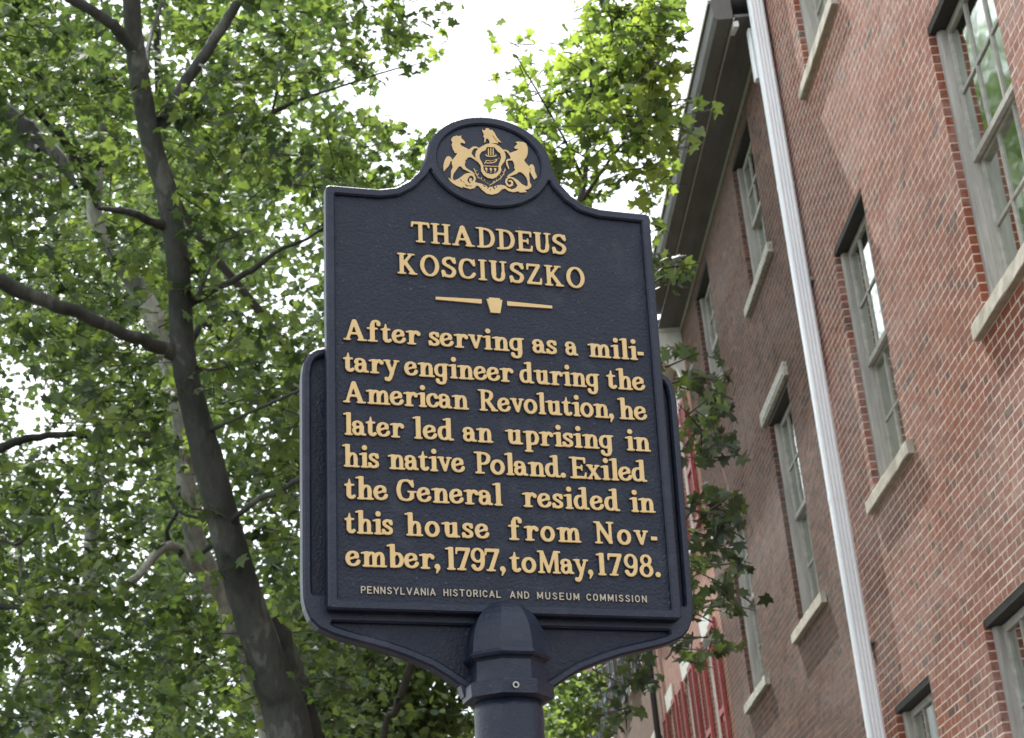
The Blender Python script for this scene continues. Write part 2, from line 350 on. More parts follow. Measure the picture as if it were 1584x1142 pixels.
    if ch == 'U':
        p.box(0.10, 0.3, 0.32, 1.0); p.curve([(0.21, 0.36), (0.24, 0.16), (0.42, 0.065), (0.60, 0.16), (0.64, 0.4)], TH, TN + .01); p.box(0.575, 0.3, 0.705, 1.0); p.head(0.19, 0.19); p.head(0.65, 0.17); return 0.84
    if ch == 'Z':
        p.box(0.06, 0.87, 0.66, 1.0); p.box(0.04, 0.0, 0.70, 0.13); p.seg(0.58, 0.9, 0.14, 0.1, TH - .01); p.clip(0, 1); p.seg(0.09, 0.93, 0.07, 0.72, 0.062, 0.045); p.seg(0.67, 0.07, 0.69, 0.29, 0.062, 0.045); return 0.76
    if ch == 'a':
        p.curve([(0.10, 0.47), (0.14, 0.58), (0.28, 0.625), (0.42, 0.56), (0.455, 0.42)], TH * .9); p.box(0.355, 0.08, 0.565, 0.46); p.dot(0.115, 0.475, 0.095)
        p.curve([(0.44, 0.385), (0.27, 0.375), (0.13, 0.30), (0.125, 0.15), (0.23, 0.06), (0.37, 0.09), (0.46, 0.20)], TH * .93, 0.062); p.seg(0.50, 0.07, 0.62, 0.055, 0.068, 0.05); return 0.66
    if ch == 'b':
        p.box(0.10, 0.0, 0.32, 1.03); p.flag(0.20, 1.03); p.curve([(0.22, 0.50), (0.36, 0.615), (0.52, 0.56), (0.60, 0.34), (0.52, 0.12), (0.36, 0.06), (0.2, 0.09)]); return 0.70
    if ch == 'c':
        p.curve([(0.50, 0.50), (0.42, 0.60), (0.30, 0.615), (0.155, 0.52), (0.115, 0.33), (0.18, 0.13), (0.33, 0.06), (0.47, 0.11), (0.53, 0.20)]); p.dot(0.475, 0.50, 0.095); return 0.58
    if ch == 'd':
        p.box(0.40, 0.05, 0.62, 1.03); p.flag(0.50, 1.03); p.curve([(0.5, 0.55), (0.36, 0.615), (0.18, 0.55), (0.11, 0.34), (0.18, 0.12), (0.34, 0.06), (0.5, 0.16)]); p.seg(0.56, 0.06, 0.70, 0.05, 0.065, 0.048); return 0.74
    if ch == 'e':
        p.curve([(0.16, 0.31), (0.36, 0.37), (0.50, 0.43)], 0.055, 0.055)
        p.curve([(0.51, 0.42), (0.48, 0.55), (0.34, 0.618), (0.18, 0.54), (0.11, 0.33), (0.19, 0.12), (0.36, 0.06), (0.51, 0.12), (0.575, 0.22)]); return 0.64
    if ch == 'f':
        p.box(0.13, 0.0, 0.35, 0.85); p.curve([(0.24, 0.78), (0.28, 0.93), (0.40, 0.985), (0.51, 0.93), (0.525, 0.84)], TH * .95, 0.065); p.dot(0.515, 0.84, 0.09); p.seg(0.04, XH - 0.055, 0.44, XH - 0.055, 0.05); p.foot(0.25, 0.23); return 0.56
    if ch == 'g':
        p.curve([(0.50, 0.55), (0.34, 0.615), (0.17, 0.54), (0.11, 0.35), (0.17, 0.16), (0.33, 0.09), (0.5, 0.17)], TH * .95); p.box(0.41, -0.10, 0.62, XH - .02)
        p.seg(0.50, XH - .055, 0.68, XH - .05, 0.055, 0.042); p.curve([(0.515, -0.05), (0.48, -0.20), (0.36, -0.26), (0.22, -0.22), (0.17, -0.12)], TH * .95, 0.065); p.dot(0.185, -0.13, 0.085); return 0.68
    if ch == 'h':
        p.box(0.09, 0.0, 0.31, 1.03); p.flag(0.19, 1.03); p.foot(0.20, 0.19); _n(p, 0.2, 0.56); return 0.76
    if ch == 'i':
        p.box(0.09, 0.0, 0.31, XH); p.flag(0.19, XH); p.foot(0.20, 0.19); p.dot(0.20, 0.90, 0.125); return 0.40
    if ch == 'l':
        p.box(0.09, 0.0, 0.31, 1.03); p.flag(0.19, 1.03); p.foot(0.20, 0.19); return 0.40
    if ch == 'm':
        p.box(0.09, 0.0, 0.30, XH - .02); p.flag(0.19, XH - .01); p.foot(0.19, 0.18); _n(p, 0.19, 0.53); _n(p, 0.53, 0.87); return 1.06
    if ch == 'n':
        p.box(0.09, 0.0, 0.31, XH - .02); p.flag(0.19, XH - .01); p.foot(0.20, 0.19); _n(p, 0.2, 0.56); return 0.76
    if ch == 'o':
        p.oval(0.33, 0.335, 0.33, 0.355, TH, TN + .012); return 0.66
    if ch == 'p':
        p.box(0.09, -0.32, 0.31, XH - .02); p.flag(0.19, XH - .01); p.foot(0.20, 0.20, -0.32); p.curve([(0.22, 0.50), (0.36, 0.612), (0.52, 0.55), (0.59, 0.34), (0.52, 0.12), (0.36, 0.06), (0.2, 0.10)]); return 0.70
    if ch == 'r':
        p.box(0.09, 0.0, 0.31, XH - .02); p.flag(0.19, XH - .01); p.foot(0.21, 0.21); p.curve([(0.22, 0.40), (0.30, 0.54), (0.42, 0.60), (0.52, 0.55)], TH * .9, 0.08); p.dot(0.52, 0.51, 0.095); return 0.60
    if ch == 's':
        p.curve([(0.44, 0.50), (0.38, 0.595), (0.26, 0.615), (0.15, 0.55), (0.16, 0.43), (0.30, 0.34), (0.43, 0.25), (0.43, 0.12), (0.31, 0.065), (0.18, 0.08), (0.11, 0.18)], TH * .9, TN + .012)
        p.seg(0.47, 0.64, 0.475, 0.47, 0.03, 0.045); p.seg(0.075, 0.03, 0.07, 0.20, 0.03, 0.05); return 0.54
    if ch == 't':
        p.box(0.10, 0.12, 0.31, XH); p.seg(0.23, 0.86, 0.22, 0.62, 0.035, 0.085); p.seg(0.05, XH - 0.07, 0.40, XH - 0.055, 0.05); p.curve([(0.205, 0.2), (0.24, 0.09), (0.34, 0.062), (0.43, 0.13)], TH * .93, 0.065); return 0.46
    if ch == 'u':
        p.box(0.09, 0.2, 0.30, XH); p.flag(0.19, XH); p.curve([(0.195, 0.25), (0.22, 0.11), (0.33, 0.065), (0.47, 0.12), (0.53, 0.22)], TH * .93, 0.075); p.box(0.43, 0.0, 0.64, XH); p.flag(0.54, XH); p.seg(0.58, 0.055, 0.72, 0.05, 0.06, 0.045); return 0.76
    if ch == 'v':
        p.seg(0.17, 0.62, 0.34, 0.10, TH, TH * .85); p.seg(0.36, 0.08, 0.53, 0.62, 0.065, 0.065); p.clip(-.02, XH); p.head(0.15, 0.17, XH); p.head(0.54, 0.14, XH); return 0.70
    if ch == 'x':
        p.seg(0.16, 0.62, 0.52, 0.06, TH * .95); p.seg(0.50, 0.62, 0.16, 0.06, 0.062); p.clip(0, XH); p.head(0.17, 0.17, XH); p.head(0.51, 0.13, XH); p.foot(0.15, 0.14); p.foot(0.53, 0.16); return 0.70
    if ch == 'y':
        p.seg(0.17, 0.62, 0.37, 0.06, TH, TH * .85); p.clip(None, XH); p.seg(0.56, 0.62, 0.36, 0.02, 0.065, 0.075); p.seg(0.36, 0.02, 0.29, -0.17, 0.08, 0.085); p.curve([(0.29, -0.16), (0.22, -0.26), (0.12, -0.24)], 0.085, 0.07); p.dot(0.12, -0.20, 0.085)
        p.head(0.15, 0.17, XH); p.head(0.58, 0.14, XH); return 0.74
    if ch == '1':
        p.box(0.10, 0.0, 0.32, 1.0); p.flag(0.2, 1.0); p.foot(0.21, 0.19); return 0.42
    if ch == '7':
        p.box(0.04, 0.84, 0.66, 1.0); p.seg(0.56, 0.88, 0.27, 0.08, 0.09, TH); p.seg(0.07, 0.92, 0.05, 0.72, 0.06, 0.04); p.clip(0, 1); p.foot(0.27, 0.21); return 0.68
    if ch == '9':
        p.oval(0.33, 0.68, 0.31, 0.33, TH * .9); p.curve([(0.545, 0.70), (0.55, 0.42), (0.50, 0.20), (0.38, 0.07), (0.22, 0.08), (0.12, 0.20)], TH * .95, 0.075); p.dot(0.15, 0.20, 0.09); return 0.68
    if ch == '8':
        p.oval(0.33, 0.75, 0.27, 0.26, TH * .85, TN); p.oval(0.33, 0.285, 0.32, 0.30, TH * .95, TN); return 0.68
    if ch == '.':
        p.dot(0.12, 0.12, 0.125); return 0.26
    if ch == ',':
        p.dot(0.13, 0.12, 0.125); p.seg(0.19, 0.06, 0.10, -0.15, 0.075, 0.035); return 0.28
    if ch == '-':
        p.box(0.03, 0.24, 0.33, 0.42); return 0.36
    return 0.4
def glyph_sans(ch, p):
    w = 0.085
    L = {'P': [[(0, 0), (0, 1)], [(0, 1), (.38, .98), (.48, .75), (.36, .48), (0, .46)]], 'E': [[(0, 0), (0, 1)], [(0, 1), (.5, 1)], [(0, .52), (.42, .52)], [(0, 0), (.5, 0)]],
         'N': [[(0, 0), (0, 1)], [(0, 1), (.52, 0)], [(.52, 0), (.52, 1)]], 'S': [[(.48, .84), (.26, 1), (.04, .8), (.14, .58), (.38, .44), (.5, .22), (.26, 0), (0, .16)]],
         'Y': [[(0, 1), (.29, .5)], [(.58, 1), (.29, .5)], [(.29, .5), (.29, 0)]], 'L': [[(0, 1), (0, 0)], [(0, 0), (.46, 0)]], 'V': [[(0, 1), (.29, 0)], [(.29, 0), (.58, 1)]],
         'A': [[(0, 0), (.3, 1)], [(.3, 1), (.6, 0)], [(.1, .3), (.5, .3)]], 'I': [[(0, 0), (0, 1)]], 'H': [[(0, 0), (0, 1)], [(.5, 0), (.5, 1)], [(0, .52), (.5, .52)]],
         'T': [[(.28, 0), (.28, 1)], [(0, 1), (.56, 1)]], 'O': [[(.27, 1), (.06, .85), (0, .5), (.06, .15), (.27, 0), (.48, .15), (.54, .5), (.48, .85), (.27, 1)]],
         'R': [[(0, 0), (0, 1)], [(0, 1), (.38, .98), (.46, .76), (.36, .52), (0, .5)], [(.26, .5), (.5, 0)]], 'C': [[(.5, .8), (.28, 1), (.06, .82), (0, .5), (.06, .18), (.28, 0), (.5, .2)]],
         'M': [[(0, 0), (0, 1)], [(0, 1), (.32, .2)], [(.32, .2), (.64, 1)], [(.64, 1), (.64, 0)]], 'U': [[(0, 1), (0, .3), (.1, .05), (.26, 0), (.42, .05), (.52, .3), (.52, 1)]],
         'D': [[(0, 0), (0, 1)], [(0, 1), (.3, .97), (.5, .72), (.5, .28), (.3, .03), (0, 0)]]}[ch]
    for st in L:
        q = [(x + w, y * (1 - 2 * w) + w) for x, y in st]
        if len(q) == 2: p.seg(q[0][0], q[0][1], q[1][0], q[1][1], w)
        else: p.curve(q, w, w)
    mx = max(x for st in L for x, y in st)
    return mx + 2 * w
def contours(D, xs, ys):
    """closed iso-0 loops of the field D (inside < 0), marching squares"""
    ny, nx = D.shape
    D = np.where(np.abs(D) < 1e-9, 1e-9, D)
    ins = D < 0
    c = ins[:-1, :-1].astype(int) + ins[:-1, 1:] * 2 + ins[1:, 1:] * 4 + ins[1:, :-1] * 8
    nxt = {}
    def ed(j, i, e):
        if e == 0: return ('h', j, i)
        if e == 1: return ('v', j, i + 1)
        if e == 2: return ('h', j + 1, i)
        return ('v', j, i)
    T = {1: [(3, 0)], 2: [(0, 1)], 3: [(3, 1)], 4: [(1, 2)], 5: [(3, 2), (1, 0)], 6: [(0, 2)], 7: [(3, 2)], 8: [(2, 3)], 9: [(2, 0)], 10: [(0, 3), (2, 1)], 11: [(2, 1)], 12: [(1, 3)], 13: [(1, 0)], 14: [(0, 3)]}
    jj, ii = np.nonzero((c > 0) & (c < 15))
    for j, i in zip(jj.tolist(), ii.tolist()):
        for a, b in T[int(c[j, i])]: nxt[ed(j, i, a)] = ed(j, i, b)
    def pt(k):
        t, j, i = k
        if t == 'h':
            a, b = D[j, i], D[j, i + 1]; f = a / (a - b); return (xs[i] + f * (xs[i + 1] - xs[i]), ys[j])
        a, b = D[j, i], D[j + 1, i]; f = a / (a - b); return (xs[i], ys[j] + f * (ys[j + 1] - ys[j]))
    loops = []
    while nxt:
        k0, k = next(iter(nxt.items())); loop = [k0]; del nxt[k0]
        while k != k0 and k in nxt:
            loop.append(k); k = nxt.pop(k)
        if len(loop) > 5: loops.append([pt(q) for q in loop])
    return loops
def simplify(L, tol):
    """Douglas-Peucker on a closed loop"""
    P = np.array(L); n = len(P); far = int(np.argmax(np.hypot(*(P - P[0]).T)))
    keep = {0, far}; st = [(0, far), (far, n)]
    Q = np.vstack([P, P[:1]])
    while st:
        a, b = st.pop()
        if b - a < 2: continue
        d = Q[b] - Q[a]; Ln = math.hypot(*d) + 1e-12
        e = np.abs((Q[a + 1:b, 0] - Q[a, 0]) * d[1] - (Q[a + 1:b, 1] - Q[a, 1]) * d[0]) / Ln
        i = int(np.argmax(e))
        if e[i] > tol: m = a + 1 + i; keep.add(m % n); st += [(a, m), (m, b)]
    return P[sorted(keep)]

# ================= the historical marker =================
SU = Vector((0.94873625, 0.31267072, -0.04622284)); SV = Vector((0.0484702798, 0.000585243204, 0.998824454)); SN = SU.cross(SV).normalized()
P0 = Vector((-0.02658054, 3.03837519, 2.73755229)); VB = P0.z / SV.z
base = P0 - SV * VB
SM = Matrix.Identity(4)
for i in range(3): SM[i][0], SM[i][1], SM[i][2], SM[i][3] = SU[i], SV[i], SN[i], base[i]
marker = empty('historical_marker'); marker.matrix_world = SM
tag(marker, 'navy cast metal historical marker with raised gold lettering on a round post', 'sign')
def poly_sdf(X, Y, P):
    P = np.array(P, float); d = np.full(X.shape, 1e9); s = np.ones(X.shape)
    n = len(P)
    for i in range(n):
        a, b = P[i], P[i - 1]; e = b - a; wx, wy = X - a[0], Y - a[1]
        t = np.clip((wx * e[0] + wy * e[1]) / (e @ e + 1e-15), 0, 1)
        d = np.minimum(d, (wx - e[0] * t) ** 2 + (wy - e[1] * t) ** 2)
        c1, c2, c3 = Y >= a[1], Y < b[1], e[0] * wy > e[1] * wx
        fl = (c1 & c2 & c3) | (~c1 & ~c2 & ~c3); s = np.where(fl, -s, s)
    return s * np.sqrt(d)
def ell(X, Y, cx, cy, rx, ry):
    k = np.hypot((X - cx) / rx, (Y - cy) / ry); return (k - 1) * min(rx, ry) * (1 + .25 * (max(rx, ry) / min(rx, ry) - 1))
def relief(name, D, xs, ys, z0, z1, bev, mt, tol, draft=0.0, keep=None, side=None):
    """extrudes the inside of field D from z0 to z1; the top edge is chamfered by bev along the field's gradient"""
    gy, gx = np.gradient(D, ys, xs); V, F = [], []
    caps = []
    def grad(p):
        i = min(max((p[0] - xs[0]) / (xs[1] - xs[0]), 0), len(xs) - 1.001); j = min(max((p[1] - ys[0]) / (ys[1] - ys[0]), 0), len(ys) - 1.001)
        a, b = int(i), int(j); u, v = i - a, j - b
        g = [((q[b, a] * (1 - u) + q[b, a + 1] * u) * (1 - v) + (q[b + 1, a] * (1 - u) + q[b + 1, a + 1] * u) * v) for q in (gx, gy)]
        L = math.hypot(*g) + 1e-9; return g[0] / L, g[1] / L
    for L in contours(D, xs, ys):
        P = simplify(L, tol)
        if len(P) < 3: continue
        b0 = len(V); n = len(P); G = [grad(p) for p in P]
        for (dz, off) in ((z0, draft), (z1 - bev, 0.0), (z1, -bev)):
            V += [(p[0] + g[0] * off, p[1] + g[1] * off, dz) for p, g in zip(P, G)]
        for r_ in (0, 1):
            for k in range(n):
                k2 = (k + 1) % n; F.append((b0 + r_ * n + k, b0 + r_ * n + k2, b0 + (r_ + 1) * n + k2, b0 + (r_ + 1) * n + k))
        caps.append((b0 + 2 * n, n))
    # group holes with the outline that contains them
    def area(c): q = V[c[0]:c[0] + c[1]]; return sum(q[i - 1][0] * q[i][1] - q[i][0] * q[i - 1][1] for i in range(len(q))) / 2
    def inside(pt, c):
        q = V[c[0]:c[0] + c[1]]; r_ = False
        for i in range(len(q)):
            (x1, y1, _), (x2, y2, _) = q[i - 1], q[i]
            if (y1 > pt[1]) != (y2 > pt[1]) and pt[0] < (x2 - x1) * (pt[1] - y1) / (y2 - y1) + x1: r_ = not r_
        return r_
    ars = [area(c) for c in caps]
    if not ars: return None
    sg = 1 if ars[int(np.argmax(np.abs(ars)))] > 0 else -1
    outs = [i for i, a in enumerate(ars) if a * sg > 0]; holes = [i for i, a in enumerate(ars) if a * sg < 0]
    for o in outs:
        grp = [caps[o]] + [caps[h] for h in holes if inside(V[caps[h][0]], caps[o])]
        idx = [k for c in grp for k in range(c[0], c[0] + c[1])]
        for t in tessellate_polygon([[Vector((V[k][0], V[k][1], 0)) for k in range(c[0], c[0] + c[1])] for c in grp]):
            a, b, c = (V[idx[q]] for q in t)
            F.append(tuple(idx[q] for q in t) if (b[0] - a[0]) * (c[1] - a[1]) - (b[1] - a[1]) * (c[0] - a[0]) > 0 else tuple(idx[q] for q in t[::-1]))
    if sg < 0: F = [f if len(f) == 3 else f[::-1] for f in F]
    me = bpy.data.meshes.new(name); me.from_pydata(V, [], F); me.materials.append(mt)
    if side:
        me.materials.append(side); zz = (z1 - bev) + 1e-6
        for pg in me.polygons:
            if all(V[q][2] <= zz for q in pg.vertices): pg.material_index = 1
    if keep: keep.append(me)
    me.update(); return me
def grid(x0, x1, y0, y1, h):
    xs = np.arange(x0, x1 + h, h); ys = np.arange(y0, y1 + h, h); return (xs, ys, *np.meshgrid(xs, ys))
LO = Vector((0, VB, 0))       # marker-local offset: plate coordinates (u, v) sit at (u, v + VB)
def put(name, me, parent=None, off=(0, 0, 0)):
    o = link(name, me, parent or marker)
    o.location = (Vector(off) + LO) if (parent is None or parent is marker) else Vector(off); return o

half = [(.3035, .398), (.3025, .4055), (.2975, .4085), (.24, .4090), (.205, .4098), (.176, .4165), (.152, .4325), (.132, .4555), (.1195, .483), (.1155, .503)]
arch = [(.1165 * math.cos(a), .4925 + .0865 * math.sin(a)) for a in np.linspace(.12, math.pi / 2, 12)]
low = [(.300, -.3585), (.3045, -.354), (.3045, -.346)]
rt_ = low + half + arch
OUT = [(x - .003, y) for x, y in rt_] + [(-x - .003, y) for x, y in reversed(rt_[:-1])]
xs, ys, X, Y = grid(-.33, .33, -.385, .60, .0022)
D_out = poly_sdf(X, Y, OUT)
EC = (-.003, .4865)
D_oval = ell(X, Y, EC[0], EC[1], .0985, .0760)
D_ring = ell(X, Y, EC[0], EC[1], .1165, .0925)
D_field = -smin(-(D_out + .0165), D_ring, .012) if False else smin(np.maximum(D_out + .0165, -(D_ring)) , np.full(X.shape, 9.0), .01)
D_field = np.maximum(D_field, Y - .46)
D_rim = np.maximum(D_out, np.maximum(-D_field, -D_oval))
plate = put('plate', relief('plate', D_out + .0006, xs, ys, -.010, .004, .0001, M_NAVY, .0002))
put('rim', relief('rim', D_rim, xs, ys, -.0102, .0115, .0030, M_NAVYS, .0002), plate)
mo = MB(); mo.prism([(EC[0] + .108 * math.cos(a), EC[1] + .084 * math.sin(a)) for a in np.linspace(0, 2 * math.pi, 65)[:-1]], .0038, .0052, axis=2)
mo.build('medallion', M_NAVYS, plate)
# bracket behind the plate
hb = [(.0, -.485), (.06, -.485), (.07, -.479), (.087, -.4695), (.1025, -.459), (.127, -.4445), (.167, -.4285), (.2036, -.4165), (.226, -.411), (.2655, -.4015), (.290, -.3945), (.3135, -.384), (.3275, -.370), (.3350, -.352), (.3385, -.335), (.3395, -.30), (.3395, .055), (.3365, .078), (.3286, .0946), (.3162, .104), (.300, .1085), (.26, .1088)]
BO = [(x - .005, y) for x, y in hb] + [(-x - .005, y) for x, y in reversed(hb[1:])]
D_b = poly_sdf(X2 := grid(-.36, .36, -.50, .13, .0022)[2], Y2 := grid(-.36, .36, -.50, .13, .0022)[3], BO)
bx, by = grid(-.36, .36, -.50, .13, .0022)[:2]
UC = X2 + .005
chan = np.maximum(D_b + .0150, np.maximum(.285 - np.abs(UC), -.328 - Y2))
lowr = np.maximum(D_b + .0150, np.maximum(Y2 + .3725, np.abs(UC) - .292))
rec = np.minimum(chan, lowr)
bracket = put('bracket', relief('bracket', D_b + .0006, bx, by, -.040, -.0235, .0001, M_NAVY, .0002))
put('bracket_rim', relief('bracket_rim', np.maximum(D_b, -rec), bx, by, -.0402, -.0125, .0035, M_NAVYS, .0002), bracket)
# faceted cap and post (round the marker's own upright axis)
c = MB(); ph = rad(22.5)
AX = (-.0085, VB, -.003)
prof = [(.060, -.5050), (.0735, -.5010), (.0745, -.4800), (.0725, -.4775), (.0620, -.4760), (.0612, -.4430), (.0640, -.4400), (.0700, -.4370), (.0705, -.4330), (.0655, -.4265), (.0648, -.4150), (.0630, -.4020), (.0600, -.3890), (.0555, -.3760), (.0492, -.3640), (.0410, -.3530), (.0310, -.3440), (.0195, -.3380), (.0080, -.3350), (.0008, -.3345)]
prof = [(r_ * (1.055 if h_ > -.434 else 1.02), h_) for r_, h_ in prof]; c.lathe(prof, 8, 'y', AX, ph)
cap = c.build('post_cap', M_NAVYS, marker)
c = MB(); c.lathe([(.0565, -VB - .3), (.0565, -.52), (.0550, -.5045)], 40, 'y', AX); c.build('post', M_NAVYS, marker, smooth=False)
for q in marker.children:
    if q.name == 'post': q.data.polygons.foreach_set('use_smooth', [len(p.vertices) == 4 for p in q.data.polygons])
# collar wings where the bracket runs into the cap
for sx in (-1, 1):
    w = MB(); w.prism([(sx * .058 - .006, -.455), (sx * .080 - .006, -.470), (sx * .074 - .006, -.492), (sx * .058 - .006, -.496)][::sx], -.036, -.014, axis=2); put('collar_wing', w.mesh('collar_wing', M_NAVYS))
def bolt(u, v, n, r, hole):
    b_ = MB(); k = 18
    for (ra, za) in ((r, 0), (r, .004), (r * .55, .004), (r * .5, .001)):
        for i in range(k): a = 2 * math.pi * i / k; b_.v.append((u + ra * math.cos(a), v + VB + ra * math.sin(a), n + za))
    for j in range(3):
        for i in range(k): i2 = (i + 1) % k; b_.f.append((j * k + i, j * k + i2, (j + 1) * k + i2, (j + 1) * k + i))
    o = b_.build('bolt', M_STEEL, marker)
    h_ = MB(); h_.v = [(u + r * .52 * math.cos(2 * math.pi * i / k), v + VB + r * .52 * math.sin(2 * math.pi * i / k), n + .0012) for i in range(k)]; h_.f = [tuple(range(k))]
    h_.build('bolt_hole', M_DARK, o)
bolt(-.0160, -.4895, AX[2] + .0745 * math.cos(rad(22.5)), .0056, True)
# casting pin marks
for (u, v) in ((-.287, .31), (.283, .375), (-.286, .26)):
    q = MB(); q.lathe([(.0012, -.001), (.0012, .0008)], 8, 'z', (u, v, .0045)); q.build('pin', M_DARK, plate)

# ---- letters ----
GX, GY, GXX, GYY = grid(-.10, 1.30, -.42, 1.14, .026)
GM = {}
M_SIDE = plain('dark_letter_edge', (.012, .014, .02), (.03, .026, .022), .6, 60, 0)
def gmesh(ch, cap, sans, mt):
    k = (ch, cap, sans)
    if k in GM: return GM[k]
    p = Pen(GXX, GYY); adv = (glyph_sans if sans else glyph)(ch, p)
    cols = np.nonzero((p.d < 0).any(0))[0]; x0, x1 = GX[cols[0]] - .012, GX[cols[-1]] + .012
    hgt = .0042 if not sans else .0022
    me = relief('letter', p.d * cap, GX * cap, GY * cap, -.0006, hgt, .0009 if not sans else .0005, mt, .00012, draft=.0009, side=M_SIDE)
    GM[k] = (me, x0 * cap, x1 * cap, adv * cap); return GM[k]
def word(t, u0, u1, v, cap, mt=M_GOLD, sans=False):
    it = [gmesh(ch, cap, sans, mt) for ch in t]
    tot = sum(i[2] - i[1] for i in it); gap = ((u1 - u0) - tot) / max(len(t) - 1, 1); x = u0; sx = 1.0
    if gap < -.0012: sx = (u1 - u0 + .0012 * (len(t) - 1)) / tot; gap = -.0012
    for ch, i in zip(t, it):
        o = link('letter', i[0], plate); o.location = (x - i[1] * sx, v, .0042); o.scale = (sx, 1, 1); x += (i[2] - i[1]) * sx + gap
LINES = [
 ('THADDEUS', .3120, .0405, [(-.1537, .1352)]), ('KOSCIUSZKO', .2480, .0405, [(-.1800, .1659)]),
 ('After|serving|as|a|mili-', .1150, .0395, [(-.2776, -.1413), (-.1277, .0459), (.0607, .1063), (.1215, .1455), (.1633, .2692)]),
 ('tary|engineer|during|the', .0565, .0395, [(-.2789, -.1798), (-.172, .0238), (.0344, .1822), (.1947, .2677)]),
 ('American|Revolution,|he', .0003, .0395, [(-.2794, -.059), (-.0422, .2051), (.2123, .2672)]),
 ('later|led|an|uprising|in', -.0579, .0395, [(-.2797, -.1743), (-.1601, -.0876), (-.072, -.018), (.003, .2009), (.2217, .2692)]),
 ('his|native|Poland.|Exiled', -.1145, .0395, [(-.282, -.2186), (-.2041, -.0699), (-.0537, .1098), (.1167, .2583)]),
 ('the|General|resided|in', -.1702, .0395, [(-.2794, -.2044), (-.19, -.0063), (.0281, .2045), (.222, .2693)]),
 ('this|house|from|Nov-', -.2296, .0395, [(-.2795, -.1972), (-.1779, -.0316), (.0013, .1305), (.1536, .2686)]),
 ('ember,|1797,|to|May,|1798.', -.2855, .0395, [(-.2783, -.1179), (-.1094, -.0055), (.0008, .048), (.05, .1487), (.1547, .2703)])]
for txt, v, capz, ext in LINES:
    for wd, (a, b) in zip(txt.split('|'), ext): word(wd, a, b, v, capz)
for wd, (a, b) in zip('PENNSYLVANIA|HISTORICAL|AND|MUSEUM|COMMISSION'.split('|'), [(-.2529, -.1274), (-.1144, -.0156), (-.0005, .0333), (.0469, .1214), (.1335, .2418)]):
    word(wd, a, b, -.3303, .0128, M_PALE, True)
# divider: two tapering bars and a keystone
for sx in (-1, 1):
    w = MB(); w.prism([(sx * .0235 - .005, .2112), (sx * .1068 - .005, .2092), (sx * .1068 - .005, .2040), (sx * .0235 - .005, .2028)][::sx], .0038, .0075, axis=2); w.build('divider_bar', M_GOLD, plate)
w = MB(); w.prism([(-.0150, .2155), (-.0150, .2125), (-.0193, .2125), (-.0175, .2060), (-.0125, .1868), (.0045, .1868), (.0085, .2060), (.0095, .2125), (.0052, .2125), (.0052, .2155)], .0038, .0080, axis=2); w.build('keystone', M_GOLD, plate)

# ---- coat of arms ----
def to_uv(zx, zy):
    d = Vector(R @ np.array([660 + zx / 8.337 - CX, 195 + zy / 8.337 - CY, FPX])); o = Vector(CAM)
    t = (P0 - o).dot(SN) / d.dot(SN); q = o + d * t - P0; return q.dot(SU), q.dot(SV)
UV = lambda L: [to_uv(*p) for p in L]
ex, ey, EX, EY = grid(-.105, .105, .395, .578, .00062)
PX = 1 / 8.337 * .00107       # one trace pixel in metres, roughly
def arms(name, polys=(), holes=(), paths=(), z=.0078, cuts=()):
    d = np.full(EX.shape, 9.0)
    for p in polys: d = np.minimum(d, poly_sdf(EX, EY, UV(p)) - .0003)
    for p in holes: d = np.maximum(d, -(poly_sdf(EX, EY, UV(p))))
    for p, w0, w1 in paths:
        q = spline(UV(p), 6)
        for i in range(len(q) - 1):
            f0, f1 = i / (len(q) - 1), (i + 1) / (len(q) - 1)
            d = np.minimum(d, g_seg(EX, EY, q[i, 0], q[i, 1], q[i + 1, 0], q[i + 1, 1], (w0 + (w1 - w0) * f0) * PX, (w0 + (w1 - w0) * f1) * PX))
    for p, w0 in cuts:
        q = spline(UV(p), 5)
        for i in range(len(q) - 1): d = np.maximum(d, -g_seg(EX, EY, q[i, 0], q[i, 1], q[i + 1, 0], q[i + 1, 1], w0 * PX))
    return relief(name, d, ex, ey, .0050, z, .0006, M_GOLD, .00016, side=M_SIDE)
coat = empty('coat_of_arms', parent=marker, loc=LO); coat.name = 'coat_of_arms'
HL = [(300,205),(325,165),(345,160),(375,150),(400,158),(435,150),(430,175),(445,195),(470,215),(483,240),(478,255),(460,248),(440,240),(425,245),(420,260),(440,285),(480,300),(530,330),(560,310),(590,290),(630,292),(655,305),(650,320),(620,312),(595,318),(575,345),(562,380),(585,410),(615,440),(640,455),(650,480),(635,485),(600,455),(560,430),(520,430),(500,455),(480,475),(490,490),(475,520),(490,560),(530,590),(570,610),(600,640),(590,650),(550,625),(500,600),(455,580),(430,545),(400,550),(370,590),(345,625),(330,650),(320,700),(330,715),(345,725),(300,715),(300,660),(305,600),(325,560),(310,500),(320,460),(345,435),(370,400),(385,375),(350,375),(345,360),(325,325),(310,270),(320,235)]
TL = [(316,465),(300,430),(270,413),(240,428),(215,480),(202,545),(208,612),(235,580),(265,550),(290,500),(285,470),(300,485)]
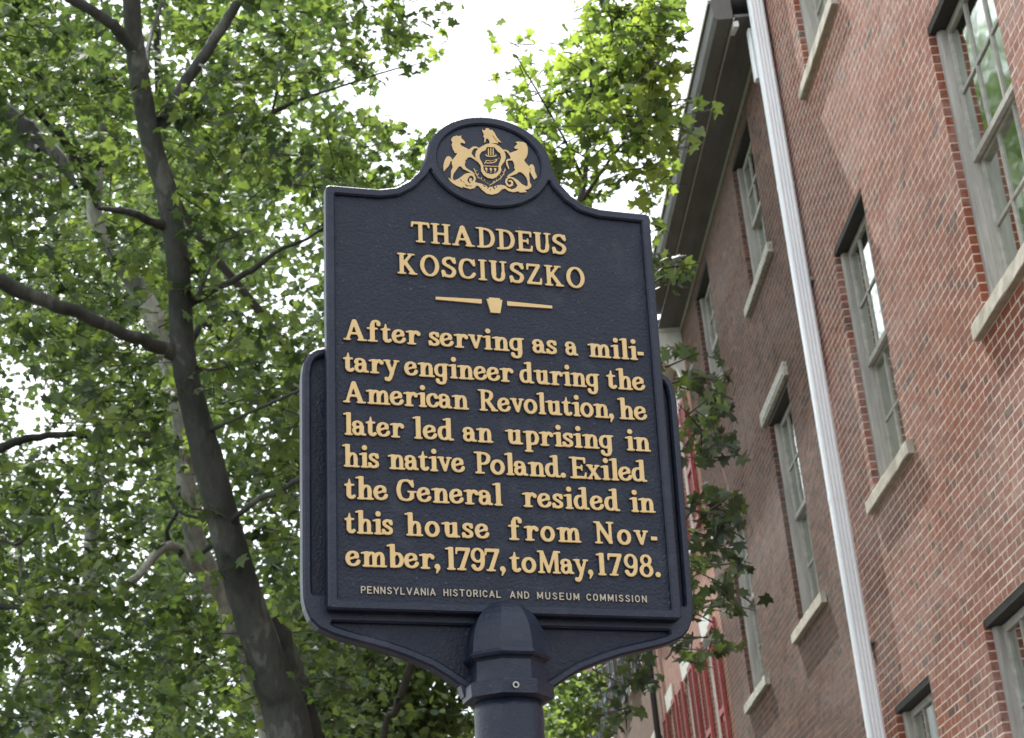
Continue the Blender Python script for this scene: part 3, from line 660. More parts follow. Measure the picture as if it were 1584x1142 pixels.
HR = [(1130,240),(1155,225),(1190,228),(1230,232),(1265,250),(1285,290),(1290,340),(1285,390),(1270,430),(1240,465),(1255,490),(1280,520),(1310,550),(1318,600),(1305,640),(1312,700),(1312,750),(1335,785),(1320,810),(1290,800),(1290,740),(1272,690),(1240,650),(1200,620),(1165,620),(1150,640),(1100,660),(1060,672),(1030,690),(1020,680),(1050,650),(1100,620),(1130,590),(1115,570),(1120,540),(1110,500),(1090,470),(1050,470),(1025,480),(1035,525),(1052,575),(1040,580),(1012,520),(1010,470),(1030,450),(1070,450),(1065,420),(1040,380),(1010,350),(960,352),(950,335),(1000,330),(1040,345),(1060,375),(1100,360),(1150,340),(1170,325),(1150,320),(1125,320),(1115,300),(1135,280),(1150,265),(1155,250)]
TR = [(1300,556),(1325,520),(1355,522),(1375,560),(1380,610),(1400,660),(1408,690),(1390,700),(1370,718),(1365,700),(1345,670),(1322,620),(1328,572)]
link('horse', arms('horse', [HL, TL]), coat); link('horse', arms('horse', [HR, TR]), coat)
link('eagle', arms('eagle', [[(700,62),(715,85),(745,75),(750,52),(790,58),(800,80),(830,75),(860,110),(880,150),(905,190),(955,245),(920,230),(900,225),(910,252),(885,247),(800,250),(795,215),(770,185),(750,195),(740,240),(728,238),(735,190),(720,165),(725,130),(708,100)]], cuts=[([(840, 150), (870, 195), (895, 225)], 3)]), coat)
SO = [(700,290),(750,262),(810,250),(880,262),(930,295),(980,340),(1000,390),(1005,430),(990,480),(960,520),(940,555),(950,590),(930,640),(880,690),(830,708),(770,695),(720,660),(690,610),(685,540),(650,495),(620,450),(612,400),(625,350),(660,310)]
SI = [(740,345),(765,300),(860,305),(895,350),(935,385),(945,440),(928,490),(912,530),(912,600),(880,635),(820,648),(752,632),(722,590),(714,530),(702,500),(672,450),(668,400),(695,360)]
link('shield', arms('shield', [SO], [SI], z=.0082), coat)
ch = [([(785, 315), (785, 395)], 9, 9), ([(815, 308), (815, 395)], 8, 8), ([(846, 315), (846, 395)], 9, 9), ([(752, 395), (775, 412), (860, 412), (882, 398)], 10, 10),
      ([(715, 538), (915, 545)], 8, 8), ([(735, 510), (760, 470), (800, 470)], 7, 7), ([(760, 500), (850, 495), (890, 465)], 9, 9), ([(800, 480), (930, 440)], 5, 5)]
ch += [([(x, y), (x + 1, y + 14)], 19, 15) for x, y in ((757, 572), (815, 576), (872, 578))] + [([(x, y), (x, y + 34)], 6, 6) for x, y in ((762, 585), (817, 590), (868, 590))]
link('shield_charges', arms('shield_charges', [], [], ch, z=.0070), coat)
link('laurel', arms('laurel', [], [], [([(600, 565), (622, 630), (660, 690), (720, 725), (790, 770)], 5, 7), ([(1000, 570), (980, 640), (935, 700), (870, 745), (800, 785)], 5, 7)]
     + [([(x, y), (x + dx, y + dy)], 8, 4) for x, y, dx, dy in ((610, 590, -22, -14), (615, 610, 26, -18), (630, 640, -24, -8), (640, 655, 22, -22), (665, 690, -20, 4), (690, 705, 10, -26), (730, 730, 6, -24), (990, 600, 24, -16), (985, 620, -26, -14), (968, 655, 26, -10), (950, 675, -22, -22), (925, 705, 24, 0), (890, 730, -6, -26), (850, 750, 10, -24))], z=.0066), coat)
RL = [(262,688),(300,712),(345,728),(400,704),(450,668),(470,650),(510,632),(560,628),(604,650),(622,700),(606,745),(640,758),(690,768),(740,790),(790,812),(850,806),(900,788),(950,782),(1005,796),(1035,825),(1085,842),(1130,828),(1160,795),(1135,752),(1105,716),(1070,695),(1035,705),(1020,745),(1040,780),(1065,785),(1082,762),(1070,742),(1045,745),(1040,730),(1075,718),(1102,745),(1100,790),(1060,812),(1020,792),(1000,750),(1008,705),(1050,675),(1110,690),(1165,725),(1212,772),(1262,800),(1330,790),(1338,808),(1300,838),(1250,850),(1286,876),(1190,882),(1168,866),(1100,878),(1040,862),(1000,832),(962,838),(905,890),(830,910),(760,895),(705,850),(660,800),(630,790),(600,828),(545,838),(480,818),(440,800),(455,826),(380,798),(330,768),(288,732)]
link('ribbon', arms('ribbon', [RL], [[(520,700),(545,668),(575,668),(595,695),(588,725),(560,738),(575,715),(560,690),(535,705),(535,735),(560,765),(530,755),(512,730)], [(470,760),(500,785),(545,800),(500,800)]],
     cuts=[([(722, 790), (738, 806)], 6), ([(765, 805), (785, 812), (772, 832)], 5), ([(812, 838), (806, 855)], 4), ([(846, 812), (862, 832)], 9), ([(892, 800), (886, 815)], 5), ([(425, 715), (435, 735)], 5), ([(462, 740), (470, 752)], 4), ([(545, 795), (562, 800)], 4), ([(1120, 800), (1135, 818)], 4)], z=.0074), coat)

# ================= buildings along the facade =================
HX, HY = -0.06174649, 0.99809187; DW = 3.7
FROT = (0, 0, math.atan2(HY, HX)); FORG = (HY * DW, -HX * DW, 0)      # facade frame: x runs away along the wall, y outwards to the street, z up
COURSE, STR, HDR = .0677, .203, .1065
snap = lambda z: round(z / COURSE) * COURSE
def facade_obj(name, label, cat):
    o = empty(name, FORG, FROT); tag(o, label, cat); return o
def slab_cells(s0, s1, z0, z1, ops):
    """rectangles of the wall face left round the openings"""
    S = sorted({s0, s1, *[q for o in ops for q in o[:2]]}); Z = sorted({z0, z1, *[q for o in ops for q in o[2:4]]}); out = []
    for zi in range(len(Z) - 1):
        run = None
        for si in range(len(S) - 1):
            cx_, cz_ = (S[si] + S[si + 1]) / 2, (Z[zi] + Z[zi + 1]) / 2
            hole = any(o[0] < cx_ < o[1] and o[2] < cz_ < o[3] for o in ops)
            if hole:
                if run: out.append(run); run = None
            elif run: run[1] = S[si + 1]
            else: run = [S[si], S[si + 1], Z[zi], Z[zi + 1]]
        if run: out.append(run)
    return out
def brick_wall(bld, s0, s1, z0, z1, ops, m_brick, m_mortar, n_single, view, tint_fn):
    w = MB()
    for a, b, c_, d in slab_cells(s0, s1, z0, z1, ops): w.box(a, b, -.34, 0, c_, d)
    for o in ops:   # plaster reveal behind the half brick
        pass
    wall = w.build('wall', m_mortar, bld)
    bricks = []; r0, r1 = int(round(z0 / COURSE)), int(round(z1 / COURSE))
    for r in range(r0, r1):
        zz = r * COURSE; zm = zz + COURSE / 2; row = []; x = s0 - ((STR + HDR) / 2 if r % 2 else 0) - random.uniform(0, .01); k = 0
        cuts = [(o[0], o[1]) for o in ops if o[2] < zm < o[3]]
        while x < s1:
            L = STR if k % 2 == 0 else HDR; a, b = x + .0052, x + L - .0052; head = k % 2; x += L; k += 1
            a, b = max(a, s0), min(b, s1); seg = [(a, b, 0)]
            for (c0, c1) in cuts:
                ns = []
                for (p, q, e) in seg:
                    if q <= c0 or p >= c1: ns.append((p, q, e)); continue
                    if p < c0: ns.append((p, c0 + .004, 1))
                    if q > c1: ns.append((c1 - .004, q, 1))
                seg = ns
            for (p, q, e) in seg:
                if q - p > .012: bricks.append((p, q, zz + .0052, zz + COURSE - .0052, e, head)); row.append(bricks[-1])
        for (c0, c1) in cuts:      # run the bricks beside each opening right up to its edge
            near = [i for i in range(len(bricks) - len(row), len(bricks)) if bricks[i][1] <= c0 + .006]; far = [i for i in range(len(bricks) - len(row), len(bricks)) if bricks[i][0] >= c1 - .006]
            if near: i = max(near, key=lambda k_: bricks[k_][1]); q = bricks[i]; bricks[i] = (q[0], c0 + .004, q[2], q[3], 1, q[5])
            if far: i = min(far, key=lambda k_: bricks[k_][0]); q = bricks[i]; bricks[i] = (c1 - .004, q[1], q[2], q[3], 1, q[5])
    # the bricks that show largest in the picture become objects of their own
    def score(b):
        P = Vector((FORG[0], FORG[1], 0)) + Vector((HX * b[0], HY * b[0], (b[2] + b[3]) / 2)); d = Vector(R.T @ (np.array(P) - CAM)); px, py = CX + FPX * d.x / d.z, CY + FPX * d.y / d.z
        return d.length if (0 < px < 1584 and 0 < py < 1142 and view) else 1e9
    order = sorted(range(len(bricks)), key=lambda i: score(bricks[i])); single = set(i for i in order[:n_single] if score(bricks[i]) < 1e8) if n_single else set()
    V, F, T = [], [], []; protos = {}
    for i, (a, b, c_, d, e, head) in enumerate(bricks):
        dep = .052 if e else .008; pr = .0007 + random.uniform(-.0005, .0007); t = tint_fn(a, c_, head); dz = random.uniform(-.0012, .0012)
        if i in single:
            L = round(b - a, 2); key = (L, e, int(t * 6))
            if key not in protos:
                mb = MB(); mb.box(-.5, .5, -dep, 0, -.5, .5); me = mb.mesh('brick', m_brick); at_ = me.attributes.new('tint', 'FLOAT', 'POINT'); at_.data.foreach_set('value', [min(.999, (int(t * 6) + .5) / 6)] * 8); protos[key] = me
            o = bpy.data.objects.new('brick', protos[key]); COL.objects.link(o); o.parent = wall; o.location = ((a + b) / 2, pr, (c_ + d) / 2 + dz); o.scale = (b - a, 1, d - c_); continue
        n = len(V); V += [(a, -dep, c_ + dz), (b, -dep, c_ + dz), (b, -dep, d + dz), (a, -dep, d + dz), (a, pr, c_ + dz), (b, pr, c_ + dz), (b, pr, d + dz), (a, pr, d + dz)]
        F += [(n + 4, n + 7, n + 6, n + 5), (n, n + 4, n + 5, n + 1), (n + 1, n + 5, n + 6, n + 2), (n + 2, n + 6, n + 7, n + 3), (n + 3, n + 7, n + 4, n)]; T += [t] * 8
    me = bpy.data.meshes.new('brick_courses'); me.from_pydata(V, [], F); me.materials.append(m_brick)
    at_ = me.attributes.new('tint', 'FLOAT', 'POINT'); at_.data.foreach_set('value', T); me.update()
    o = link('brick_courses', me, wall); tag(o, kind='stuff'); return wall
def tint_a(s, z, head):
    t = random.gauss(.58, .17)
    if head and random.random() < .20: t = random.uniform(0, .3)
    elif random.random() < .035: t = random.uniform(.0, .2)
    return min(.999, max(0, t))
def weather(mb, n, j=.0028):
    """cuts a swept prism into n lengths with worn, uneven edges"""
    k = len(mb.v) // 2; a, b = mb.v[:k], mb.v[k:]; q = MB()
    for i in range(n + 1):
        for c in range(k): q.v.append(tuple(a[c][d] + (b[c][d] - a[c][d]) * i / n + (random.uniform(-j, j) * (1 if d else 2)) for d in range(3)))
    q.f.append(tuple(range(k - 1, -1, -1))); q.f.append(tuple(range(n * k, (n + 1) * k)))
    for i in range(n):
        for c in range(k): c2 = (c + 1) % k; q.f.append((i * k + c, i * k + c2, (i + 1) * k + c2, (i + 1) * k + c))
    return q
def window(bld, s0, s1, z0, z1, curtain=False, sill=True, sill_ext=.17, lintel=None, cols=3, detail=True, label=None, sill_mat=None):
    """double-hung sash window, two sashes of cols x 2 panes each; local frame: x along the wall, y out, z up"""
    w = empty('window', (0, 0, 0), parent=bld)
    if label: w['label'] = label
    F0, F1 = -.0505, -.165
    for a, g in ((s0, 1), (s1, -1)):
        f = MB(); f.prism([(a, F0), (a, F1), (a + g * .080, F1), (a + g * .080, -.112), (a + g * .067, -.112), (a + g * .067, F0 - .012), (a + g * .055, F0 - .012), (a + g * .052, F0)][::g], z0, z1 - .055, axis=2); f.build('jamb', M_FRAME, w)
    h = MB(); h.box(s0, s1, -.34, -.006, z1 - .05, z1 - .0025); h.build('head', M_HEAD, w)
    zm = (z0 + z1) / 2; zt = z1 - .055; a0, a1 = s0 + .0675, s1 - .0675
    for (q0, q1, yb) in ((zm - .02, zt, -.140), (z0 + .01, zm + .022, -.182)):
        s = MB(); yf = yb + .036
        st, rl = .046, .055; br = .075 if q0 < zm - .1 else .045
        s.box(a0, a0 + st, yb, yf, q0, q1); s.box(a1 - st, a1, yb, yf, q0, q1)
        s.box(a0 + st, a1 - st, yb, yf - .001, q1 - rl, q1 - .001); s.box(a0 + st, a1 - st, yb, yf - .001, q0 + .001, q0 + br)
        i0, i1, j0, j1 = a0 + st, a1 - st, q0 + br, q1 - rl
        cw = (i1 - i0) / cols; jm = (j0 + j1) / 2
        for k in range(1, cols): s.box(i0 + cw * k - .011, i0 + cw * k + .011, yb + .004, yf - .004, j0, j1)
        s.box(i0, i1, yb + .006, yf - .006, jm - .011, jm + .011)
        so = s.build('sash', M_SASH, w)
        yg = (yb + yf) / 2
        for k in range(cols):
            for (g0, g1) in ((j0, jm), (jm, j1)):
                g = MB(); g.v = [(i0 + cw * k, yg, g0), (i0 + cw * (k + 1), yg, g0), (i0 + cw * (k + 1), yg, g1), (i0 + cw * k, yg, g1)]; g.f = [(0, 1, 2, 3)]; g.build('pane', M_GLASS, w)
    if curtain:
        c_ = MB(); n = 60
        for k in range(n + 1):
            x = a0 + .03 + (a1 - a0 - .06) * k / n; y = -.27 + .022 * math.sin(k * .75) + .006 * math.sin(k * 1.9)
            c_.v += [(x, y, z0 + .05), (x, y, zt)]
        c_.f = [(2 * k, 2 * k + 2, 2 * k + 3, 2 * k + 1) for k in range(n)]; c_.build('curtain', M_CURT, w)
    if sill:
        s = MB(); s.prism([(-.20, z0 - .004), (-.05, z0 - .004), (.048, z0 - .022), (.055, z0 - .030), (.055, z0 - .122), (.048, z0 - .128), (-.20, z0 - .128)], s0 - sill_ext, s1 + sill_ext, axis=0); s = weather(s, 14)
        o = s.build('sill', sill_mat or M_STONE, w)
    if lintel:
        l = MB(); l.box(s0 - .13, s1 + .20, -.05, .042, z1 + .002, z1 + .145); l.box(s0 - .10, s1 + .17, .0421, .050, z1 + .03, z1 + .12); l.build('lintel', M_LICH, w)
    return w
def rooms(bld, s0, s1, z0, z1):
    r = MB(); r.box(s0, s1, -3.0, -2.9, z0, z1)
    for z in (0.1, 2.4, 5.1, 8.7): r.box(s0, s1, -2.9, -.36, z, z + .2)
    r.box(s0, s0 + .1, -3, -.36, z0, z1); r.box(s1 - .1, s1, -3, -.36, z0, z1); r.build('interior', M_ROOM, bld)

# --- right-hand building ---
A = facade_obj('brick_house', 'tall pink red brick house right of the white downspout with grey sash windows', 'building')
Zs = lambda a, b: (snap(a), snap(b))
WA = [(9.54, 10.83, *Zs(6.07, 8.21)), (13.12, 14.29, *Zs(6.05, 8.22)), (10.92, 12.10, *Zs(2.2, 4.42)), (13.66, 14.84, *Zs(2.2, 4.42)), (12.97, 14.17, *Zs(9.85, 12.0)), (9.5, 10.8, *Zs(9.85, 12.0)), (6.0, 7.2, *Zs(6.07, 8.21)), (8.0, 9.2, *Zs(2.2, 4.42))]
S0A, S1A = 4.0, 15.28
sil = lambda L, e=.17: [(a, b, c_, d) for a, b, c_, d in L] + [(a - e, b + e, c_ - .135, c_) for a, b, c_, d in L]
brick_wall(A, S0A, S1A, 0.0, snap(14.2), WA, M_BRICK, M_MORTAR, 290, True, tint_a)
for i, (a, b, c_, d) in enumerate(WA): window(A, a, b, c_, d, curtain=i in (0, 1, 4), label=['large upper window with pale curtain nearest the right edge', 'upper window of the right house nearest the downspout', None, None, None, None, None, None][i])
rooms(A, S0A, S1A, 0, 14.2)
r = MB(); r.box(S0A, S1A, -8, .25, 14.25, 14.6); r.build('roof', M_ROOF, A)
r = MB(); r.box(S0A, S0A + .3, -8, -.35, 0, 14.2); r.box(S1A - .3, S1A, -8, -.35, 10, 14.2); r.box(S0A, S1A, -8.3, -8, 0, 14.2); r.build('back_wall', M_BRICK, A)
# --- left-hand building ---
B = facade_obj('brick_house', 'lower brown brick house with dark cornice left of the white downspout', 'building')
S0B, S1B = 15.285, 22.8
WB = [(16.90, 18.06, *Zs(5.88, 8.03)), (16.80, 17.95, *Zs(9.38, 10.98)), (20.30, 21.45, *Zs(5.88, 8.03)), (20.22, 21.37, *Zs(9.38, 10.98)), (16.9, 18.06, *Zs(2.0, 4.4)), (20.3, 21.45, *Zs(2.0, 4.4))]
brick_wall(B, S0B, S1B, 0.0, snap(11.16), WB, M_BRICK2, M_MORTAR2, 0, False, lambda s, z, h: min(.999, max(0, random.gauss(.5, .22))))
for i, (a, b, c_, d) in enumerate(WB):
    window(B, a, b, c_, d, curtain=i in (1, 3), lintel=(i == 0), sill_mat=M_LICH if i in (1, 2) else None, sill_ext=.24, label='second floor window under a peeling white lintel' if i == 0 else None)
rooms(B, S0B, S1B, 0, 11.1)
c_ = MB(); zS = 11.165
for k, (y0, y1) in enumerate(((.012, .108), (.110, .208), (.210, .306))): c_.box(S0B - .02, S1B - .02, y0, y1, zS + (.002 if k % 2 else 0), zS + .03)
sof = c_.build('soffit', M_SOFFIT, B)
c_ = MB(); c_.box(S0B - .02, S1B - .9, .306, .318, zS - .022, zS + .0); c_.box(S0B, S1B - .02, .0, .016, zS - .05, zS - .004); c_.build('drip_strip', M_DRIP, B)
c_ = MB(); c_.prism([(.3185, zS - .004), (.34, zS - .012), (.47, zS - .012), (.505, zS + .03), (.515, zS + .16), (.53, zS + .19), (.53, zS + .21), (.3185, zS + .21)], S0B - .02, S1B - .9, axis=0); c_.build('gutter', M_SOFFIT, B)
c_ = MB(); c_.box(S0B - .02, S1B - .9, .531, .542, zS + .17, zS + .215); c_.build('gutter_edge', M_DRIP, B)
c_ = MB(); c_.prism([(.53, zS + .212), (-4.0, zS + 2.4), (-8.0, zS + .212)], S0B, S1B, axis=0); c_.build('roof', M_ROOF, B)
c_ = MB(); c_.box(S0B, S1B, -8.0, -7.8, 0, 11.1); c_.build('back_wall', M_BRICK2, B)
# bracket of flashing at the near end of the gutter
c_ = MB(); c_.prism([(S0B + .0, zS - .03), (S0B + .25, zS - .035), (S0B + .0, zS - .09)], .27, .32, axis=1); c_.build('flashing', M_WHITE, B)
# --- downspout ---
dn = empty('downspout', FORG, FROT); tag(dn, 'white ribbed metal downspout running down between the two brick houses', 'downspout')
def ribbed(z0, z1, s, y0, w, dpt):
    """corrugated rectangular pipe"""
    pts = []
    for (ax, ay, bx_, by_) in ((s - w / 2, y0, s + w / 2, y0), (s + w / 2, y0, s + w / 2, y0 + dpt), (s + w / 2, y0 + dpt, s - w / 2, y0 + dpt), (s - w / 2, y0 + dpt, s - w / 2, y0)):
        n = 4; dx, dy = bx_ - ax, by_ - ay; L = math.hypot(dx, dy); nx_, ny_ = dy / L, -dx / L
        for k in range(n):
            for (t, o_) in ((k / n + .02, 0), (k / n + .07, .006), ((k + 1) / n - .07, .006), ((k + 1) / n - .02, 0)): pts.append((ax + dx * t + nx_ * o_, ay + dy * t + ny_ * o_))
    q = MB(); q.prism(pts[::-1], z0, z1, axis=2); return q
for z0, z1 in ((.3, 3.3), (3.31, 6.3), (6.31, 9.3), (9.31, 14.0)): ribbed(z0, z1, 15.20, .035, .105, .125).build('pipe', M_SPOUT, dn)
for z in (3.27, 6.27, 9.27): ribbed(z, z + .05, 15.20, .0325, .110, .130).build('pipe_joint', M_SPOUT, dn)
ribbed(10.55, 11.10, 15.42, .05, .09, .115).build('branch_pipe', M_SPOUT, dn)
for z in (5.0, 8.3): q = MB(); q.box(15.10, 15.30, .0, .03, z, z + .03); q.build('strap', M_STEEL, dn)
# --- neighbour with red shutters ---
C_ = facade_obj('brick_house', 'orange brick row house with red louvred shutters beyond the brown house', 'building')
S0C, S1C = 22.82, 29.75
WC = [(23.62, 24.42, 5.25, 7.3), (26.0, 26.8, 5.25, 7.3), (28.2, 29.0, 5.25, 7.3), (23.62, 24.42, 8.6, 10.35), (26.0, 26.8, 8.6, 10.35), (28.2, 29.0, 8.6, 10.35), (23.62, 24.42, 1.6, 3.9), (26.0, 26.8, 1.6, 3.9), (28.2, 29.0, 1.6, 3.9)]
w = MB()
for a, b, c0, d in slab_cells(S0C, S1C, 0, 10.9, WC): w.box(a, b, -.34, 0, c0, d)
w.build('wall', M_FARB, C_)
def simple_window(bld, a, b, c0, d, m_sh, m_tr, shut=.52, sillz=True, louvre=True):
    w = empty('window', parent=bld)
    f = MB()
    for p, q in ((a, a + .06), (b - .06, b)): j = MB(); j.box(p, q, -.20, -.03, c0, d); j.build('jamb', m_tr, w)
    f.box(a + .06, b - .06, -.20, -.031, d - .07, d); f.box(a + .06, b - .06, -.16, -.10, (c0 + d) / 2 - .03, (c0 + d) / 2 + .03); f.box((a + b) / 2 - .012, (a + b) / 2 + .012, -.15, -.11, c0, d - .07); f.build('frame', m_tr, w)
    g = MB(); g.v = [(a, -.135, c0), (b, -.135, c0), (b, -.135, d), (a, -.135, d)]; g.f = [(0, 1, 2, 3)]; g.build('pane', M_GLASS, w)
    s = MB(); s.box(a - .08, b + .08, -.15, .06, c0 - .11, c0 - .003); s.build('sill', m_tr, w)
    l = MB(); l.prism([(a - .02, d + .003), (b + .02, d + .003), (b + .10, d + .27), (a - .10, d + .27)], -.04, .028, axis=1); l.build('lintel', m_tr, w)
    for (p, q) in ((a - shut, a - .01), (b + .01, b + shut)):
        sh = MB(); sh.box(p, p + .06, .02, .062, c0, d); sh.box(q - .06, q, .02, .062, c0, d)
        hh = d - c0
        for z in (c0, c0 + hh * .42, d - .08): sh.box(p + .06, q - .06, .02, .061, z, z + .08)
        so = sh.build('shutter', m_sh, w)
        z = c0 + .10
        lv = MB()
        while z < d - .10:
            if abs(z - (c0 + hh * .42)) > .09: lv.prism([(.024, z), (.030, z - .004), (.058, z + .038), (.052, z + .042)], p + .06, q - .06, axis=0)
            z += .062
        tag(lv.build('louvres', m_sh, w), kind='stuff')
for q in WC: simple_window(C_, *q, M_RED, M_WHITE)
rooms(C_, S0C, S1C, 0, 10.9)
c_ = MB(); c_.box(S0C + .01, S1C, .0, .34, 10.92, 11.0); c_.box(S0C + .01, S1C, .0, .38, 11.001, 11.10); c_.box(S0C + .01, S1C, .0, .42, 11.14, 11.26); c_.box(S0C + .03, S1C, .0, .36, 11.101, 11.139)
for s_ in (S0C + .06, 24.9, 27.2, 29.4): c_.prism([(.001, 10.915), (.30, 10.915), (.27, 10.80), (.10, 10.62), (.06, 10.40), (.001, 10.34)], s_, s_ + .12, axis=0)
c_.build('cornice', M_WHITE, C_)
c_ = MB(); c_.prism([(.40, 11.262), (-4, 13.2), (-8, 11.262)], S0C, S1C, axis=0); c_.build('roof', M_ROOF, C_)
c_ = MB(); c_.box(S0C, S1C, -8.0, -7.8, 0, 11.2); c_.build('back_wall', M_FARB, C_)
dp = MB(); dp.lathe([(.05, 0), (.05, 10.9)], 12, 'z', (29.78, .12, 0)); o = dp.build('drainpipe', M_HEAD, None, loc=FORG, rot=FROT); tag(o, 'dark round drainpipe between the red shuttered house and the grey shuttered one', 'drainpipe')
# --- further house, slate coloured shutters ---
E_ = facade_obj('brick_house', 'farthest row house with blue grey shutters seen below the marker', 'building')
S0E, S1E = 29.86, 45.0
WE = [(30.6 + 2.35 * k, 31.5 + 2.35 * k, z, z + 1.95) for k in range(6) for z in (8.75, 5.2, 1.7)]
w = MB()
for a, b, c0, d in slab_cells(S0E, S1E, 0, 12.4, WE): w.box(a, b, -.34, 0, c0, d)
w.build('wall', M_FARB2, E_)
for q in WE: simple_window(E_, *q, M_SLATE, M_WHITE, .55)
rooms(E_, S0E, S1E, 0, 12.3)
c_ = MB(); c_.box(S0E, S1E + .1, .0, .5, 12.42, 12.75); c_.box(S0E, S1E + .1, .0, .3, 12.2, 12.419); c_.build('cornice', M_WHITE, E_)
c_ = MB(); c_.prism([(.5, 12.752), (-4, 14.2), (-8, 12.752)], S0E, S1E, axis=0); c_.build('roof', M_ROOF, E_)
c_ = MB(); c_.box(S1E - .3, S1E, -8, -.34, 0, 12.4); c_.box(S0E, S1E - .3, -8.0, -7.8, 0, 12.4); c_.build('back_wall', M_FARB2, E_)
# corner posts of a porch-like white trim at the row's end
# --- low building closing the view ---
G = empty('gable_building', tuple(at(872, 1150, 62.0) * np.array([1, 1, 0])), (0, 0, rad(8))); tag(G, 'distant brick gable with pale grey roof seen just right of the post', 'building')
g = MB(); g.box(-9, 3.4, 0, 10, 0, 8.5); g.prism([(-9, 8.5), (3.4, 8.5), (-2.8, 12.2)][::-1], 0.01, 9.99, axis=1); g.build('wall', M_FARB2, G)
g = MB(); g.prism([(3.9, 8.35), (-2.8, 12.45), (-9.5, 8.35), (-9.5, 8.6), (-2.8, 12.8), (3.9, 8.6)], -.4, 10.4, axis=1); g.build('roof', plain('pale_metal_roof', (.36, .39, .43), (.46, .49, .53), .5, 5, .1, .004), G)

# ================= ground =================
def sheet(name, x0, x1, y0, y1, z, m):
    g = MB(); g.v = [(x0, y0, z), (x1, y0, z), (x1, y1, z), (x0, y1, z)]; g.f = [(0, 1, 2, 3)]; o = g.build(name, m); tag(o, kind='structure'); return o
sheet('ground', -400, 400, -300, 600, -.13, plain('ground_grass', (.04, .07, .025), (.07, .10, .04), .95, 3, .4, .03, coord='Position'))
sheet('road', -10.5, -2.6, -60, 160, -.126, plain('asphalt', (.04, .04, .042), (.07, .07, .07), .9, 20, .4, .006, coord='Position'))  # asphalt colour kept dark to carry the trees' shade over the street
g = MB(); g.box(-2.4, 12, -60, 160, -.129, 0.0); o = g.build('pavement', plain('brick_paving', (.07, .045, .038), (.11, .07, .058), .9, 6, .3, .005, coord='Position')); tag(o, kind='structure')  # paving darkened too: tree shade is in its colour, so less light bounces
g = MB(); g.box(-2.6, -2.401, -60, 160, -.129, .004); o = g.build('kerb', plain('granite_kerb', (.25, .25, .24), (.36, .36, .35), .85, 14, .3, .004, coord='Position')); tag(o, kind='structure')

# ================= trees =================
LEAF2D = [(0, 0), (.17, -.07), (.50, .03), (.33, .25), (.54, .56), (.22, .55), (0, 1.0), (-.22, .55), (-.54, .56), (-.33, .25), (-.50, .03), (-.17, -.07)]
LV = np.array([(x, y - .45, -.18 * abs(x) - .10 * (y - .4) ** 2) for x, y in LEAF2D] + [(0, -.03, .02)])
LF = np.array([(i, (i + 1) % 12, 12) for i in range(12)])
LV7 = np.array([(0, -.5, 0), (.45, -.35, -.05), (.48, .15, -.1), (0, .55, -.05), (-.48, .15, -.1), (-.45, -.35, -.05)])
LF7 = np.array([(0, 1, 2), (0, 2, 3), (0, 3, 4), (0, 4, 5)])
def rot_frames(n, upw):
    """random leaf frames: normals lean upwards by upw, rows are (x, y, z) axes"""
    nz = RS.normal(size=(n, 3)); nz[:, 2] = np.abs(nz[:, 2]) * .6 + upw; nz /= np.linalg.norm(nz, axis=1)[:, None]
    t = RS.normal(size=(n, 3)); t[:, 2] -= .5; ty = t - nz * (t * nz).sum(1)[:, None]; ty /= np.linalg.norm(ty, axis=1)[:, None]
    return np.cross(ty, nz), ty, nz
def leaves_mesh(name, P, size, tint, m, simple=False, upw=.55):
    n = len(P); V0, F0 = (LV7, LF7) if simple else (LV, LF); k = len(V0)
    ax, ay, az = rot_frames(n, upw)
    wd = RS.uniform(.72, 1.12, (n, 1, 1)); cu = RS.uniform(-.6, 2.6, (n, 1, 1)); sk = RS.uniform(-.22, .22, (n, 1, 1)); x_, y_, z_ = V0[None, :, 0:1], V0[None, :, 1:2], V0[None, :, 2:3]
    V = (P[:, None, :] + size[:, None, None] * ((x_ * wd + y_ * sk) * ax[:, None] + y_ * ay[:, None] + z_ * cu * az[:, None])).reshape(-1, 3)
    F = (F0[None] + (np.arange(n) * k)[:, None, None]).reshape(-1, 3)
    me = bpy.data.meshes.new(name); me.vertices.add(len(V)); me.vertices.foreach_set('co', V.ravel()); me.loops.add(F.size); me.loops.foreach_set('vertex_index', F.ravel().astype(np.int32))
    me.polygons.add(len(F)); me.polygons.foreach_set('loop_start', np.arange(0, F.size, 3, dtype=np.int32)); me.polygons.foreach_set('loop_total', np.full(len(F), 3, np.int32))
    a = me.attributes.new('tint', 'FLOAT', 'POINT'); a.data.foreach_set('value', np.repeat(tint, k).astype(np.float32)); me.materials.append(m); me.update(calc_edges=True); return me
